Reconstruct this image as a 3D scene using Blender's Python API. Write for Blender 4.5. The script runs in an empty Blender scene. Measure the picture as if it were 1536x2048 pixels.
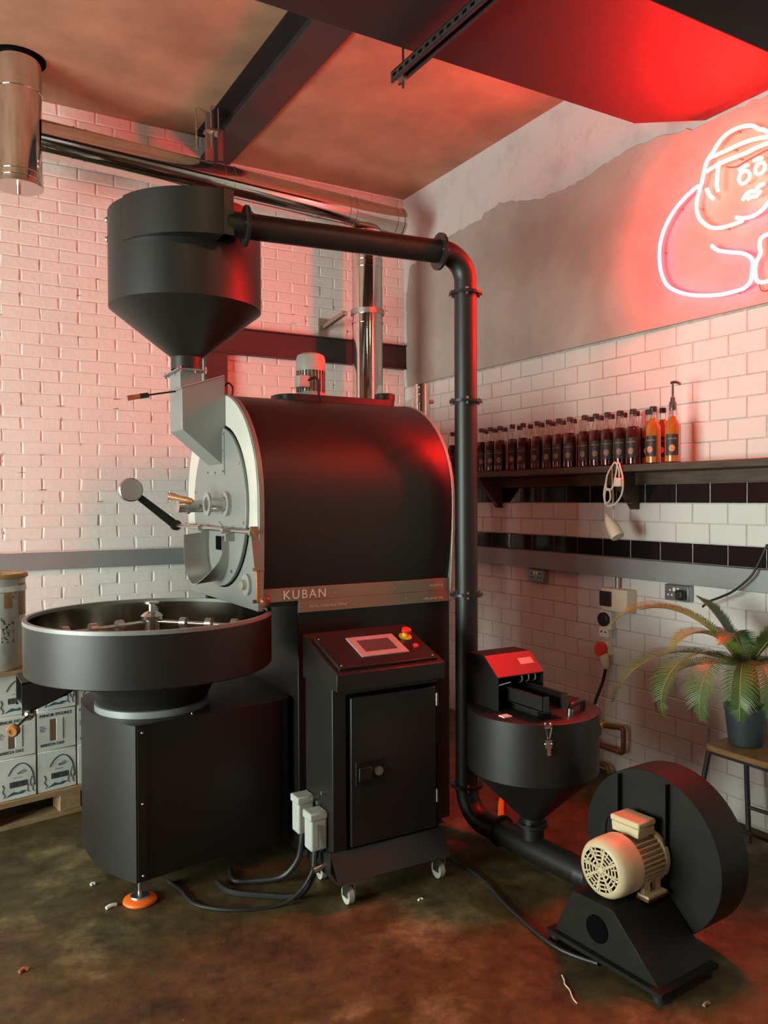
import bpy, math, random
from mathutils import Vector, Matrix

S = bpy.context.scene
COL = S.collection
R = math.radians

# ------------------------------------------------------------------ camera
def setup_camera():
    yaw, pitch, roll = R(30.11), R(-0.946), R(-0.251)
    f = Vector((math.sin(yaw)*math.cos(pitch), math.cos(yaw)*math.cos(pitch), math.sin(pitch)))
    r = Vector((math.cos(yaw), -math.sin(yaw), 0)); u = r.cross(f)
    c, s = math.cos(roll), math.sin(roll)
    rr, uu = c*r + s*u, -s*r + c*u
    cam = bpy.data.cameras.new('camera'); o = bpy.data.objects.new('camera', cam); COL.objects.link(o)
    m = Matrix((rr, uu, -f)).transposed().to_4x4(); m.translation = Vector((-3.278, -5.329, 1.507))
    o.matrix_world = m
    cam.sensor_fit = 'HORIZONTAL'; cam.sensor_width = 36; cam.lens = 36*1611/1536
    cam.clip_start = 0.05
    S.camera = o
setup_camera()
S.view_settings.view_transform = 'Standard'; S.view_settings.look = 'None'
S.view_settings.gamma = 1; S.view_settings.use_curve_mapping = False
S.view_settings.exposure = 0.0

# ------------------------------------------------------------------ world + lights
W = bpy.data.worlds.new('world'); S.world = W; W.use_nodes = True
W.node_tree.nodes['Background'].inputs[0].default_value = (0.9, 0.75, 0.6, 1)
W.node_tree.nodes['Background'].inputs[1].default_value = 0.02
NEON_RED, NEON_WARM = 410.0, 290.0            # strengths of the sign's tubes
WINDOW_SIDE, WINDOW_REAR = 25.0, 0.2         # strengths of the daylight in the window panes
LAMP = 150                                  # pendant lamps over the floor behind the camera

def area(name, loc, rot, sx, sy, power, color):
    l = bpy.data.lights.new(name, 'AREA'); l.shape = 'RECTANGLE'; l.size = sx; l.size_y = sy
    l.energy = power; l.color = color
    o = bpy.data.objects.new(name, l); o.location = loc; o.rotation_euler = rot; COL.objects.link(o)
    return o

# ------------------------------------------------------------------ materials
def mat(name, col, rough=0.5, metal=0.0, noise=None, bump=None, spec=0.5, trans=0.0, coat=0.0,
        emit=None, strength=0, col2=None, ior=1.45, stretch=(1, 1, 1)):
    m = bpy.data.materials.new(name); m.use_nodes = True
    nt = m.node_tree; b = nt.nodes['Principled BSDF']
    b.inputs['Base Color'].default_value = (*col, 1); b.inputs['Roughness'].default_value = rough
    b.inputs['Metallic'].default_value = metal; b.inputs['Specular IOR Level'].default_value = spec
    b.inputs['Transmission Weight'].default_value = trans; b.inputs['Coat Weight'].default_value = coat
    b.inputs['IOR'].default_value = ior
    if emit:
        b.inputs['Emission Color'].default_value = (*emit, 1); b.inputs['Emission Strength'].default_value = strength
    if noise or bump:
        g = nt.nodes.new('ShaderNodeNewGeometry'); mp = nt.nodes.new('ShaderNodeMapping')
        mp.inputs['Scale'].default_value = stretch
        nt.links.new(g.outputs['Position'], mp.inputs['Vector'])
    if noise:
        sc, lo, hi = noise
        n = nt.nodes.new('ShaderNodeTexNoise'); n.inputs['Scale'].default_value = sc; n.inputs['Detail'].default_value = 6
        n.inputs['Roughness'].default_value = 0.62
        nt.links.new(mp.outputs['Vector'], n.inputs['Vector'])
        rp = nt.nodes.new('ShaderNodeValToRGB')
        rp.color_ramp.elements[0].position = lo; rp.color_ramp.elements[1].position = hi
        rp.color_ramp.elements[0].color = (*(col2 or tuple(c*0.6 for c in col)), 1)
        rp.color_ramp.elements[1].color = (*col, 1)
        nt.links.new(n.outputs['Fac'], rp.inputs['Fac']); nt.links.new(rp.outputs['Color'], b.inputs['Base Color'])
    if bump:
        sc, st, di = bump
        n = nt.nodes.new('ShaderNodeTexNoise'); n.inputs['Scale'].default_value = sc; n.inputs['Detail'].default_value = 5
        nt.links.new(mp.outputs['Vector'], n.inputs['Vector'])
        bp = nt.nodes.new('ShaderNodeBump'); bp.inputs['Strength'].default_value = st; bp.inputs['Distance'].default_value = di
        nt.links.new(n.outputs['Fac'], bp.inputs['Height']); nt.links.new(bp.outputs['Normal'], b.inputs['Normal'])
    return m

M = {}
M['black'] = mat('black_powder_coat', (0.009, 0.0072, 0.0055), 0.45, spec=0.62, bump=(900, 0.12, 0.0006))
M['black_gloss'] = mat('black_satin', (0.018, 0.017, 0.016), 0.3)
M['blower_black'] = mat('blower_dusty_black', (0.015, 0.0145, 0.011), 0.5, noise=(9, 0.35, 0.7), col2=(0.009, 0.009, 0.007), bump=(500, 0.15, 0.0006), spec=0.22)
M['plate'] = mat('silver_grey_paint', (0.235, 0.245, 0.23), 0.42, 0.25, bump=(700, 0.08, 0.0005))
M['bright_plate'] = mat('satin_aluminium', (0.66, 0.65, 0.58), 0.32, 0.30)
M['plate_edge'] = mat('silver_edge', (0.40, 0.40, 0.37), 0.38, 0.5)
M['band'] = mat('grey_champagne_panel', (0.27, 0.21, 0.15), 0.45, 0.3)
M['chrome'] = mat('polished_steel', (0.72, 0.70, 0.67), 0.09, 1.0, bump=(14, 0.06, 0.004))
M['steel'] = mat('brushed_steel', (0.62, 0.60, 0.56), 0.26, 1.0)
M['steel_rough'] = mat('satin_steel', (0.46, 0.45, 0.42), 0.38, 1.0)
M['tray_steel'] = mat('dark_polished_steel', (0.34, 0.31, 0.26), 0.16, 1.0)
M['gunmetal'] = mat('gunmetal_pump', (0.16, 0.15, 0.15), 0.3, 0.9)
M['gap'] = mat('dark_gap', (0.002, 0.002, 0.002), 0.9, spec=0.05)
M['wood_handle'] = mat('varnished_wood', (0.42, 0.19, 0.06), 0.3, noise=(18, 0.3, 0.7), col2=(0.24, 0.09, 0.03), stretch=(1, 6, 6))
M['knob_wood'] = mat('red_brown_knob', (0.26, 0.075, 0.04), 0.25, noise=(40, 0.4, 0.6), col2=(0.12, 0.04, 0.02))
M['white_text'] = mat('white_lettering', (0.85, 0.82, 0.75), 0.5)
M['beige'] = mat('beige_motor_paint', (0.60, 0.49, 0.30), 0.4)
M['grey_plastic'] = mat('grey_plastic', (0.42, 0.42, 0.38), 0.45)
M['red'] = mat('red_plastic', (0.75, 0.04, 0.02), 0.35)
M['yellow'] = mat('yellow_plastic', (0.85, 0.55, 0.02), 0.4)
M['orange'] = mat('orange_plastic', (0.9, 0.16, 0.02), 0.35)
M['orange_cable'] = mat('orange_cable', (0.9, 0.38, 0.03), 0.4)
M['screen'] = mat('screen_glass', (0.10, 0.09, 0.10), 0.12)
M['screen_frame'] = mat('screen_bezel', (0.45, 0.40, 0.40), 0.35)
M['rubber'] = mat('black_rubber', (0.015, 0.015, 0.015), 0.5)
M['paint'] = mat('white_wall_paint', (0.78, 0.75, 0.70), 0.55, noise=(2.5, 0.25, 0.75), col2=(0.68, 0.65, 0.60), bump=(28, 0.35, 0.012))
M['mortar'] = mat('painted_mortar', (0.74, 0.71, 0.66), 0.7, noise=(22, 0.30, 0.37), col2=(0.28, 0.20, 0.16), bump=(120, 0.5, 0.01))
M['upper_white'] = mat('flaky_white_paint', (0.62, 0.58, 0.56), 0.6, noise=(5, 0.28, 0.5), col2=(0.50, 0.46, 0.44), bump=(25, 0.25, 0.01))
M['plaster'] = mat('bare_grey_plaster', (0.44, 0.39, 0.34), 0.75, noise=(3, 0.3, 0.7), col2=(0.34, 0.295, 0.25), bump=(18, 0.25, 0.01))
M['ceiling'] = mat('stained_ceiling_plaster', (0.47, 0.265, 0.165), 0.8, noise=(1.7, 0.34, 0.66), col2=(0.27, 0.155, 0.095), bump=(12, 0.2, 0.01))
M['soffit'] = mat('brown_painted_soffit', (0.021, 0.0125, 0.0145), 0.6, noise=(6, 0.3, 0.7), col2=(0.015, 0.009, 0.010), bump=(15, 0.12, 0.01))
M['beam'] = mat('dark_painted_steel', (0.035, 0.025, 0.024), 0.5, noise=(8, 0.3, 0.7), col2=(0.022, 0.017, 0.016))
M['tile_white'] = mat('white_glazed_tile', (0.68, 0.665, 0.62), 0.16, bump=(6, 0.05, 0.01))
M['tile_black'] = mat('black_glazed_tile', (0.010, 0.010, 0.010), 0.08, bump=(6, 0.04, 0.01))
M['grout'] = mat('grey_white_grout', (0.62, 0.58, 0.52), 0.8, noise=(40, 0.3, 0.7))
M['trunking'] = mat('grey_trunking', (0.30, 0.32, 0.32), 0.45, 0.3, noise=(3, 0.3, 0.7), col2=(0.25, 0.265, 0.265))
M['shelf_wood'] = mat('dark_stained_plank', (0.10, 0.065, 0.04), 0.6, noise=(7, 0.3, 0.7), col2=(0.045, 0.03, 0.02), stretch=(8, 1, 8), bump=(40, 0.2, 0.003))
M['stool_wood'] = mat('stool_seat_wood', (0.34, 0.19, 0.07), 0.45, noise=(9, 0.3, 0.7), col2=(0.22, 0.11, 0.04), stretch=(6, 1, 6))
M['pallet'] = mat('pale_pallet_wood', (0.45, 0.31, 0.16), 0.8, noise=(10, 0.3, 0.7), col2=(0.30, 0.19, 0.09), stretch=(1, 5, 5))
M['carton'] = mat('white_carton_board', (0.86, 0.87, 0.82), 0.6, noise=(9, 0.3, 0.6), col2=(0.70, 0.71, 0.66))
M['carton_brown'] = mat('brown_carton_board', (0.20, 0.12, 0.08), 0.8)
M['ink'] = mat('dark_teal_ink', (0.025, 0.055, 0.065), 0.6)
M['teal'] = mat('teal_ink', (0.03, 0.16, 0.18), 0.6)
M['tin'] = mat('dented_tin', (0.70, 0.72, 0.71), 0.32, 0.4, bump=(22, 0.35, 0.012))
M['liner'] = mat('brown_paper_liner', (0.42, 0.25, 0.10), 0.6, bump=(60, 0.6, 0.01))
M['tape'] = mat('brown_packing_tape', (0.36, 0.23, 0.10), 0.3)
M['sticker'] = mat('sticker_print', (0.50, 0.50, 0.48), 0.5, noise=(60, 0.42, 0.5), col2=(0.02, 0.02, 0.02))
M['leaf'] = mat('green_leaflet', (0.12, 0.20, 0.045), 0.42, noise=(7, 0.3, 0.7), col2=(0.05, 0.11, 0.035))
M['leaf_pale'] = mat('yellow_green_leaflet', (0.25, 0.30, 0.045), 0.42, noise=(7, 0.3, 0.7), col2=(0.10, 0.15, 0.03))
M['rachis'] = mat('leaf_stalk', (0.34, 0.25, 0.07), 0.5)
M['trunk'] = mat('fibrous_trunk', (0.11, 0.055, 0.03), 0.9, noise=(40, 0.35, 0.65), bump=(90, 0.8, 0.02))
M['pot'] = mat('dark_blue_grey_pot', (0.035, 0.05, 0.055), 0.55)
M['glass'] = mat('clear_glass', (1, 0.98, 0.97), 0.03, trans=1.0, ior=1.3)
M['syrup_dark'] = mat('dark_red_syrup', (0.085, 0.008, 0.006), 0.08)
M['syrup_orange'] = mat('orange_syrup', (0.62, 0.17, 0.015), 0.08)
M['cap'] = mat('black_bottle_cap', (0.02, 0.016, 0.016), 0.4)
M['label_dark'] = mat('black_bottle_label', (0.03, 0.022, 0.02), 0.5)
M['emblem_tan'] = mat('label_tan_print', (0.42, 0.22, 0.12), 0.5, noise=(160, 0.35, 0.6), col2=(0.12, 0.05, 0.03))
M['emblem_orange'] = mat('label_orange_print', (0.75, 0.32, 0.10), 0.5, noise=(120, 0.35, 0.6), col2=(0.55, 0.12, 0.06))
M['cream'] = mat('cream_plastic', (0.75, 0.66, 0.50), 0.4)
M['cable_white'] = mat('white_cable', (0.72, 0.66, 0.55), 0.45)
M['copper'] = mat('dull_copper', (0.30, 0.13, 0.06), 0.4, 0.7, noise=(30, 0.3, 0.7))
M['socket'] = mat('brushed_socket_plate', (0.32, 0.33, 0.33), 0.35, 0.8)
M['neon_red'] = mat('neon_pink_red', (1, 0.3, 0.25), 0.3, emit=(1.0, 0.0036, 0.0080), strength=NEON_RED)
M['neon_warm'] = mat('neon_warm_white', (1, 0.8, 0.6), 0.3, emit=(1.0, 0.007, 0.005), strength=NEON_WARM)
M['win'] = mat('daylight_pane', (0.8, 0.9, 1), 0.3, emit=(0.86, 0.97, 0.89), strength=WINDOW_SIDE)
M['win_rear'] = mat('daylight_pane_rear', (0.8, 0.9, 1), 0.3, emit=(0.95, 0.95, 0.85), strength=WINDOW_REAR)
M['rear_wall'] = mat('rear_wall_paint', (0.30, 0.23, 0.17), 0.8)
M['lamp_glow'] = mat('lamp_bulb', (1, 0.8, 0.5), 0.3, emit=(1.0, 0.62, 0.26), strength=LAMP)

def floor_mat():
    m = mat('stained_concrete_floor', (0.1, 0.07, 0.03), 0.4)
    nt = m.node_tree; b = nt.nodes['Principled BSDF']
    g = nt.nodes.new('ShaderNodeNewGeometry')
    def noise(sc, det=8, ro=0.65):
        n = nt.nodes.new('ShaderNodeTexNoise'); n.inputs['Scale'].default_value = sc
        n.inputs['Detail'].default_value = det; n.inputs['Roughness'].default_value = ro
        nt.links.new(g.outputs['Position'], n.inputs['Vector']); return n
    def ramp(src, stops):
        r = nt.nodes.new('ShaderNodeValToRGB'); e = r.color_ramp.elements
        while len(e) < len(stops): e.new(0.5)
        for k, (p, c) in enumerate(stops): e[k].position = p; e[k].color = (*c, 1)
        nt.links.new(src, r.inputs['Fac']); return r
    a = ramp(noise(1.9).outputs['Fac'], [(0.32, (0.034, 0.026, 0.011)), (0.44, (0.084, 0.058, 0.022)), (0.54, (0.074, 0.058, 0.020)), (0.68, (0.215, 0.172, 0.085))])
    s = ramp(noise(9, 10, 0.75).outputs['Fac'], [(0.34, (0.30, 0.28, 0.25)), (0.52, (0.95, 0.92, 0.85)), (0.68, (1.7, 1.62, 1.45))])
    mx = nt.nodes.new('ShaderNodeMixRGB'); mx.blend_type = 'MULTIPLY'; mx.inputs[0].default_value = 0.9
    nt.links.new(a.outputs['Color'], mx.inputs[1]); nt.links.new(s.outputs['Color'], mx.inputs[2])
    sp = ramp(noise(34, 5, 0.7).outputs['Fac'], [(0.69, (0, 0, 0)), (0.74, (1, 1, 1))])
    m2 = nt.nodes.new('ShaderNodeMixRGB'); m2.inputs[2].default_value = (0.38, 0.30, 0.20, 1)
    nt.links.new(sp.outputs['Color'], m2.inputs[0]); nt.links.new(mx.outputs['Color'], m2.inputs[1])
    nt.links.new(m2.outputs['Color'], b.inputs['Base Color'])
    rr = ramp(noise(2.2).outputs['Fac'], [(0.35, (0.42, 0.42, 0.42)), (0.65, (0.75, 0.75, 0.75))])
    nt.links.new(rr.outputs['Color'], b.inputs['Roughness'])
    bp = nt.nodes.new('ShaderNodeBump'); bp.inputs['Strength'].default_value = 0.25; bp.inputs['Distance'].default_value = 0.01
    nt.links.new(noise(14).outputs['Fac'], bp.inputs['Height']); nt.links.new(bp.outputs['Normal'], b.inputs['Normal'])
    return m
M['floor'] = floor_mat()

# ------------------------------------------------------------------ mesh helpers
def wloc(o):
    v = Vector((0, 0, 0))
    while o: v += o.location; o = o.parent
    return v

class MB:
    def __init__(s): s.v = []; s.f = []
    def add(s, vs, fs):
        n = len(s.v); s.v += [tuple(p) for p in vs]; s.f += [tuple(i+n for i in f) for f in fs]; return s
    def box(s, x0, x1, y0, y1, z0, z1):
        return s.add([(x, y, z) for z in (z0, z1) for y in (y0, y1) for x in (x0, x1)],
                     [(0, 2, 3, 1), (4, 5, 7, 6), (0, 1, 5, 4), (2, 6, 7, 3), (0, 4, 6, 2), (1, 3, 7, 5)])
    def hexa(s, p): # 8 points, same order as box
        return s.add(p, [(0, 2, 3, 1), (4, 5, 7, 6), (0, 1, 5, 4), (2, 6, 7, 3), (0, 4, 6, 2), (1, 3, 7, 5)])
    def obox(s, c, ax, ay, az):  # centre and three half vectors
        c, ax, ay, az = map(Vector, (c, ax, ay, az))
        return s.hexa([c+ax*i+ay*j+az*k for k in (-1, 1) for j in (-1, 1) for i in (-1, 1)])
    @staticmethod
    def frame(d):
        d = Vector(d).normalized(); a = Vector((0, 0, 1)) if abs(d.z) < 0.9 else Vector((1, 0, 0))
        u = d.cross(a).normalized(); return u, d.cross(u)
    def cyl(s, p0, p1, r0, r1=None, n=20, cap=True):
        p0, p1 = Vector(p0), Vector(p1); r1 = r0 if r1 is None else r1
        u, w = s.frame(p1-p0)
        vs = [p+(u*math.cos(2*math.pi*k/n)+w*math.sin(2*math.pi*k/n))*r for p, r in ((p0, r0), (p1, r1)) for k in range(n)]
        fs = [(k, (k+1) % n, n+(k+1) % n, n+k) for k in range(n)]
        if cap: fs += [tuple(range(n))[::-1], tuple(range(n, 2*n))]
        return s.add(vs, fs)
    def ringcyl(s, p0, p1, ro, ri, n=32):
        p0, p1 = Vector(p0), Vector(p1); u, w = s.frame(p1-p0)
        vs = [p+(u*math.cos(2*math.pi*k/n)+w*math.sin(2*math.pi*k/n))*r for p, r in ((p0, ro), (p1, ro), (p1, ri), (p0, ri)) for k in range(n)]
        return s.add(vs, [(a*n+k, a*n+(k+1) % n, ((a+1) % 4)*n+(k+1) % n, ((a+1) % 4)*n+k) for a in range(4) for k in range(n)])
    def sweep(s, pts, r, n=10, cap=True):
        pts = [Vector(p) for p in pts]; rs = r if isinstance(r, (list, tuple)) else [r]*len(pts)
        u = None; vs = []
        for i, p in enumerate(pts):
            d = (pts[min(i+1, len(pts)-1)]-pts[max(i-1, 0)]).normalized()
            if u is None: u = s.frame(d)[0]
            u = (u-d*u.dot(d)).normalized(); w = d.cross(u)
            vs += [p+(u*math.cos(2*math.pi*k/n)+w*math.sin(2*math.pi*k/n))*rs[i] for k in range(n)]
        m = len(pts)
        fs = [(i*n+k, i*n+(k+1) % n, (i+1)*n+(k+1) % n, (i+1)*n+k) for i in range(m-1) for k in range(n)]
        if cap: fs += [tuple(range(n))[::-1], tuple(range((m-1)*n, m*n))]
        return s.add(vs, fs)
    def lathe(s, prof, c=(0, 0, 0), axis=(0, 0, 1), n=40, cap=True):
        c = Vector(c); d = Vector(axis).normalized(); u, w = s.frame(d)
        vs = [c+d*z+(u*math.cos(2*math.pi*k/n)+w*math.sin(2*math.pi*k/n))*r for r, z in prof for k in range(n)]
        m = len(prof)
        fs = [(i*n+k, i*n+(k+1) % n, (i+1)*n+(k+1) % n, (i+1)*n+k) for i in range(m-1) for k in range(n)]
        if cap:
            if prof[0][0] > 1e-6: fs.append(tuple(range(n))[::-1])
            if prof[-1][0] > 1e-6: fs.append(tuple(range((m-1)*n, m*n)))
        return s.add(vs, fs)
    def prism(s, poly, axis, a, b):
        def P(p, t): return {'x': (t, p[0], p[1]), 'y': (p[0], t, p[1]), 'z': (p[0], p[1], t)}[axis]
        n = len(poly)
        return s.add([P(p, a) for p in poly]+[P(p, b) for p in poly],
                     [tuple(range(n))[::-1], tuple(range(n, 2*n))]+[(k, (k+1) % n, n+(k+1) % n, n+k) for k in range(n)])
    def sphere(s, c, r, n=16, sc=(1, 1, 1)):
        m = n//2; vs = []
        for i in range(1, m):
            t = math.pi*i/m
            vs += [(c[0]+r*sc[0]*math.sin(t)*math.cos(2*math.pi*k/n), c[1]+r*sc[1]*math.sin(t)*math.sin(2*math.pi*k/n), c[2]+r*sc[2]*math.cos(t)) for k in range(n)]
        top = len(vs); vs += [(c[0], c[1], c[2]+r*sc[2]), (c[0], c[1], c[2]-r*sc[2])]
        fs = [(i*n+k, (i+1)*n+k, (i+1)*n+(k+1) % n, i*n+(k+1) % n) for i in range(m-2) for k in range(n)]
        fs += [(top, k, (k+1) % n) for k in range(n)]+[(top+1, (m-2)*n+(k+1) % n, (m-2)*n+k) for k in range(n)]
        return s.add(vs, fs)
    def torus(s, c, rm, r, axis=(0, 0, 1), n=32, k=8):
        c = Vector(c); u, w = s.frame(axis)
        pts = [c+(u*math.cos(2*math.pi*i/n)+w*math.sin(2*math.pi*i/n))*rm for i in range(n)]
        d = Vector(axis).normalized(); vs = []
        for p in pts:
            o = (p-c).normalized()
            vs += [p+(o*math.cos(2*math.pi*j/k)+d*math.sin(2*math.pi*j/k))*r for j in range(k)]
        return s.add(vs, [(i*k+j, ((i+1) % n)*k+j, ((i+1) % n)*k+(j+1) % k, i*k+(j+1) % k) for i in range(n) for j in range(k)])
    def mesh(s, name, off=(0, 0, 0), angle=35):
        me = bpy.data.meshes.new(name); off = Vector(off)
        me.from_pydata([tuple(Vector(p)-off) for p in s.v], [], s.f)
        me.validate(); me.update()
        import bmesh
        bm = bmesh.new(); bm.from_mesh(me); bmesh.ops.recalc_face_normals(bm, faces=bm.faces); bm.to_mesh(me); bm.free()
        me.shade_smooth(); me.set_sharp_from_angle(angle=R(angle))
        return me
    def build(s, name, m, parent=None, local=False, bevel=0, angle=35):
        me = s.mesh(name, (0, 0, 0) if (local or parent is None) else wloc(parent), angle)
        me.materials.append(M[m] if isinstance(m, str) else m)
        o = bpy.data.objects.new(name, me); COL.objects.link(o); o.parent = parent
        if bevel:
            b = o.modifiers.new('bevel', 'BEVEL'); b.width = bevel; b.segments = 2; b.limit_method = 'ANGLE'; b.angle_limit = R(40)
        return o

def smooth_path(pts, k=6):
    p = [Vector(q) for q in pts]; out = []
    for i in range(len(p)-1):
        a, b, c, d = p[max(i-1, 0)], p[i], p[i+1], p[min(i+2, len(p)-1)]
        for j in range(k):
            t = j/k
            out.append(0.5*((2*b)+(c-a)*t+(2*a-5*b+4*c-d)*t*t+(3*b-a-3*c+d)*t**3))
    return out+[p[-1]]

def fillet(pts, rad, k=8):
    """polyline with rounded corners of the given radius"""
    p = [Vector(q) for q in pts]; out = [p[0]]
    for i in range(1, len(p)-1):
        a, b = (p[i-1]-p[i]).normalized(), (p[i+1]-p[i]).normalized()
        ang = a.angle(b); d = rad/math.tan(ang/2); s, e = p[i]+a*d, p[i]+b*d
        c = p[i]+(a+b).normalized()*(rad/math.sin(ang/2))
        u = s-c; w = e-c; tot = u.angle(w); ax = u.cross(w).normalized()
        for j in range(k+1): out.append(c+Matrix.Rotation(tot*j/k, 3, ax) @ u)
    return out+[p[-1]]

def thing(name, label, cat, loc=(0, 0, 0), rotz=0, group=None):
    o = bpy.data.objects.new(name, None); COL.objects.link(o); o.empty_display_size = 0.1
    o.location = loc; o.rotation_euler = (0, 0, rotz); tag(o, label, cat, group); return o
def tag(o, label, cat, group=None):
    o['label'] = label; o['category'] = cat
    if group: o['group'] = group
    return o
def struct(o): o['kind'] = 'structure'; return o
def stuff(o): o['kind'] = 'stuff'; return o

def text_obj(name, body, size, origin, xdir, ydir, m, parent, depth=0.0006, spacing=1.0, sx=1.0, align='LEFT', local=False):
    cu = bpy.data.curves.new(name, 'FONT'); cu.body = body; cu.size = size; cu.extrude = depth
    cu.space_character = spacing; cu.align_x = align; cu.resolution_u = 3
    t = bpy.data.objects.new(name+'_tmp', cu); COL.objects.link(t)
    bpy.context.view_layer.update()
    me = bpy.data.meshes.new_from_object(t.evaluated_get(bpy.context.evaluated_depsgraph_get()))
    bpy.data.objects.remove(t); bpy.data.curves.remove(cu)
    x, y = Vector(xdir).normalized(), Vector(ydir).normalized(); z = x.cross(y)
    off = Vector((0, 0, 0)) if local else wloc(parent)
    o3 = Vector(origin)
    for v in me.vertices: v.co = o3+x*v.co.x*sx+y*v.co.y+z*v.co.z-off
    me.materials.clear(); me.materials.append(M[m])
    o = bpy.data.objects.new(name, me); COL.objects.link(o); o.parent = parent
    return o

rnd = random.Random(7)

# ================================================================== SETTING
struct(MB().box(-7, 0.3, -9, 0.3, -0.1, 0).build('floor', 'floor'))
# ---- brick wall (far wall) : mortar slab at y>=0.006, painted bricks proud of it
wall_back = struct(MB().box(-7, 0.3, 0.0045, 0.3, 0, 4.1).build('wall_back', 'mortar'))
BW, BH = 0.2225, 0.0745
def brick_mesh(w, seed):
    r = random.Random(seed); g = r.uniform(.002, .006); h = BH/2-r.uniform(.0012, .0026); hw = w/2-g
    j = lambda a: r.uniform(-a, a)
    b = MB(); c = [(-1, -1), (1, -1), (1, 1), (-1, 1)]
    back = [(sx*hw, 0.02, sz*h) for sx, sz in c]
    mid = [(sx*hw+j(.003), 0.0035+j(.0012), sz*h+j(.0012)) for sx, sz in c]
    fr = [(sx*(hw-.005)+j(.004), -0.0005+j(.001), sz*(h-.005)+j(.0022)) for sx, sz in c]
    b.add(back+mid+fr, [(i, (i+1) % 4, 4+(i+1) % 4, 4+i) for i in range(4)]+[(4+i, 4+(i+1) % 4, 8+(i+1) % 4, 8+i) for i in range(4)]+[(8, 9, 10, 11)])
    return b
brick_vars = [brick_mesh(BW, k) for k in range(10)]
brick_me = [b.mesh('brick', angle=12) for b in brick_vars]
for me in brick_me: me.materials.append(M['paint'])
cand = []; z0 = 0.0; row = 0
while z0 + BH < 3.99:
    off = 0.1112 if row % 2 else 0.0
    x = -2.722+off-BW*18
    while x < 0.02:
        if x > -5.2: cand.append((x+BW/2, z0+BH/2))
        x += BW
    z0 += BH; row += 1
def bscore(c):
    x, z = c
    inview = -3.15 < x < -1.0 and 1.05 < z < 3.3
    hid = (-2.35 < x < -1.25 and z > 2.1 and z < 2.9) or (x > -2.05 and z < 2.0)
    return (0 if inview and not hid else 10)+abs(x+2.6)+0.15*abs(z-1.9)
cand.sort(key=bscore)
for i, (x, z) in enumerate(cand[:300]):
    o = bpy.data.objects.new('brick', brick_me[rnd.randrange(10)]); COL.objects.link(o)
    o.location = (x+rnd.uniform(-.002, .002), rnd.uniform(-.0015, .0015), z); o.parent = wall_back
    o.rotation_euler = (rnd.uniform(-.008, .008), rnd.uniform(-.006, .006), rnd.uniform(-.006, .006))
rest = MB()
for x, z in cand[300:]:
    b = brick_vars[rnd.randrange(10)]; dy = rnd.uniform(-.0015, .0015)
    rest.add([(min(vx+x, 0.0), vy+dy, vz+z) for vx, vy, vz in b.v], b.f)
stuff(rest.build('brickwork', 'paint', wall_back, angle=12))

chips = MB()
for x, z in rnd.sample([c for c in cand if -3.2 < c[0] < -.2 and 1.2 < c[1] < 3.0], 100):
    cx, cz = x+BW/2+rnd.uniform(-.004, .004), z+rnd.choice((-BH/2, BH/2, 0))+rnd.uniform(-.01, .01)
    if rnd.random() < .5: a_, b_ = rnd.uniform(.002, .004), rnd.uniform(.008, .022)
    else: a_, b_ = rnd.uniform(.01, .03), rnd.uniform(.002, .004)
    chips.add([(cx+a_*math.cos(t)*rnd.uniform(.6, 1.2), -.0026, cz+b_*math.sin(t)*rnd.uniform(.6, 1.2)) for t in [2*math.pi*q/7 for q in range(7)]], [tuple(range(7))])
stuff(chips.build('paint_chips', mat('bare_brick_chip', (0.26, 0.13, 0.10), 0.9), wall_back))
# ---- tiled wall on the right : grout slab at x>=0.004
wall_right = struct(MB().box(0.004, 0.3, -9, 0.3, 0, 2.37).build('wall_right', 'grout'))
struct(MB().box(0.0, 0.3, -9, 0.3, 2.37, 4.1).build('wall_upper', 'upper_white'))
TP, TH, TZ, TPH = 0.1983, 0.0978, 1.2827, 1.094
def tile_mesh(seed):
    r = random.Random(seed); hy, hz, bv = TP/2-.0026, TH/2-.0020, .003
    c = [(-1, -1), (1, -1), (1, 1), (-1, 1)]
    t = [r.uniform(-.0004, .0004) for _ in c]
    p = [(0.01, sy*hy, sz*hz) for sy, sz in c]+[(0.0012, sy*hy, sz*hz) for sy, sz in c]+[(-0.001+t[i], sy*(hy-bv), sz*(hz-bv)) for i, (sy, sz) in enumerate(c)]
    return MB().add(p, [(i, (i+1) % 4, 4+(i+1) % 4, 4+i) for i in range(4)]+[(4+i, 4+(i+1) % 4, 8+(i+1) % 4, 8+i) for i in range(4)]+[(8, 9, 10, 11)])
tile_vars = [tile_mesh(40+k) for k in range(6)]
tile_me = {c: [b.mesh('tile', angle=20) for b in tile_vars] for c in ('tile_white', 'tile_black')}
for c, l in tile_me.items():
    for me in l: me.materials.append(M[c])
tiles = []
for course in range(-13, 12):
    zc = TZ-TH/2+course*TH
    if zc-TH/2 < -0.02 or zc+TH/2 > 2.372: continue
    colr = 'tile_black' if course in (0, 3) else 'tile_white'
    ph = TPH+(0 if course % 2 == 0 else TP/2)-TP*6
    for k in range(0, 30):
        yc = -(ph+(k+.5)*TP)
        if yc > -0.05 or yc < -4.6: continue
        tiles.append((yc, zc, colr))
def tscore(t):
    y, z, c = t
    vis = -3.12 < y < -0.15
    return (0 if vis else 50)+(0 if c == 'tile_black' else 1)-y*-1*0.0+abs(y+5.3)+0.1*abs(z-1.5)
tiles.sort(key=tscore)
for y, z, c in tiles[:300]:
    o = bpy.data.objects.new('tile', tile_me[c][rnd.randrange(6)]); COL.objects.link(o); o.parent = wall_right
    o.location = (rnd.uniform(-.0006, .0006), y, z); o.rotation_euler = (0, rnd.uniform(-.004, .004), rnd.uniform(-.006, .006))
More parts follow.
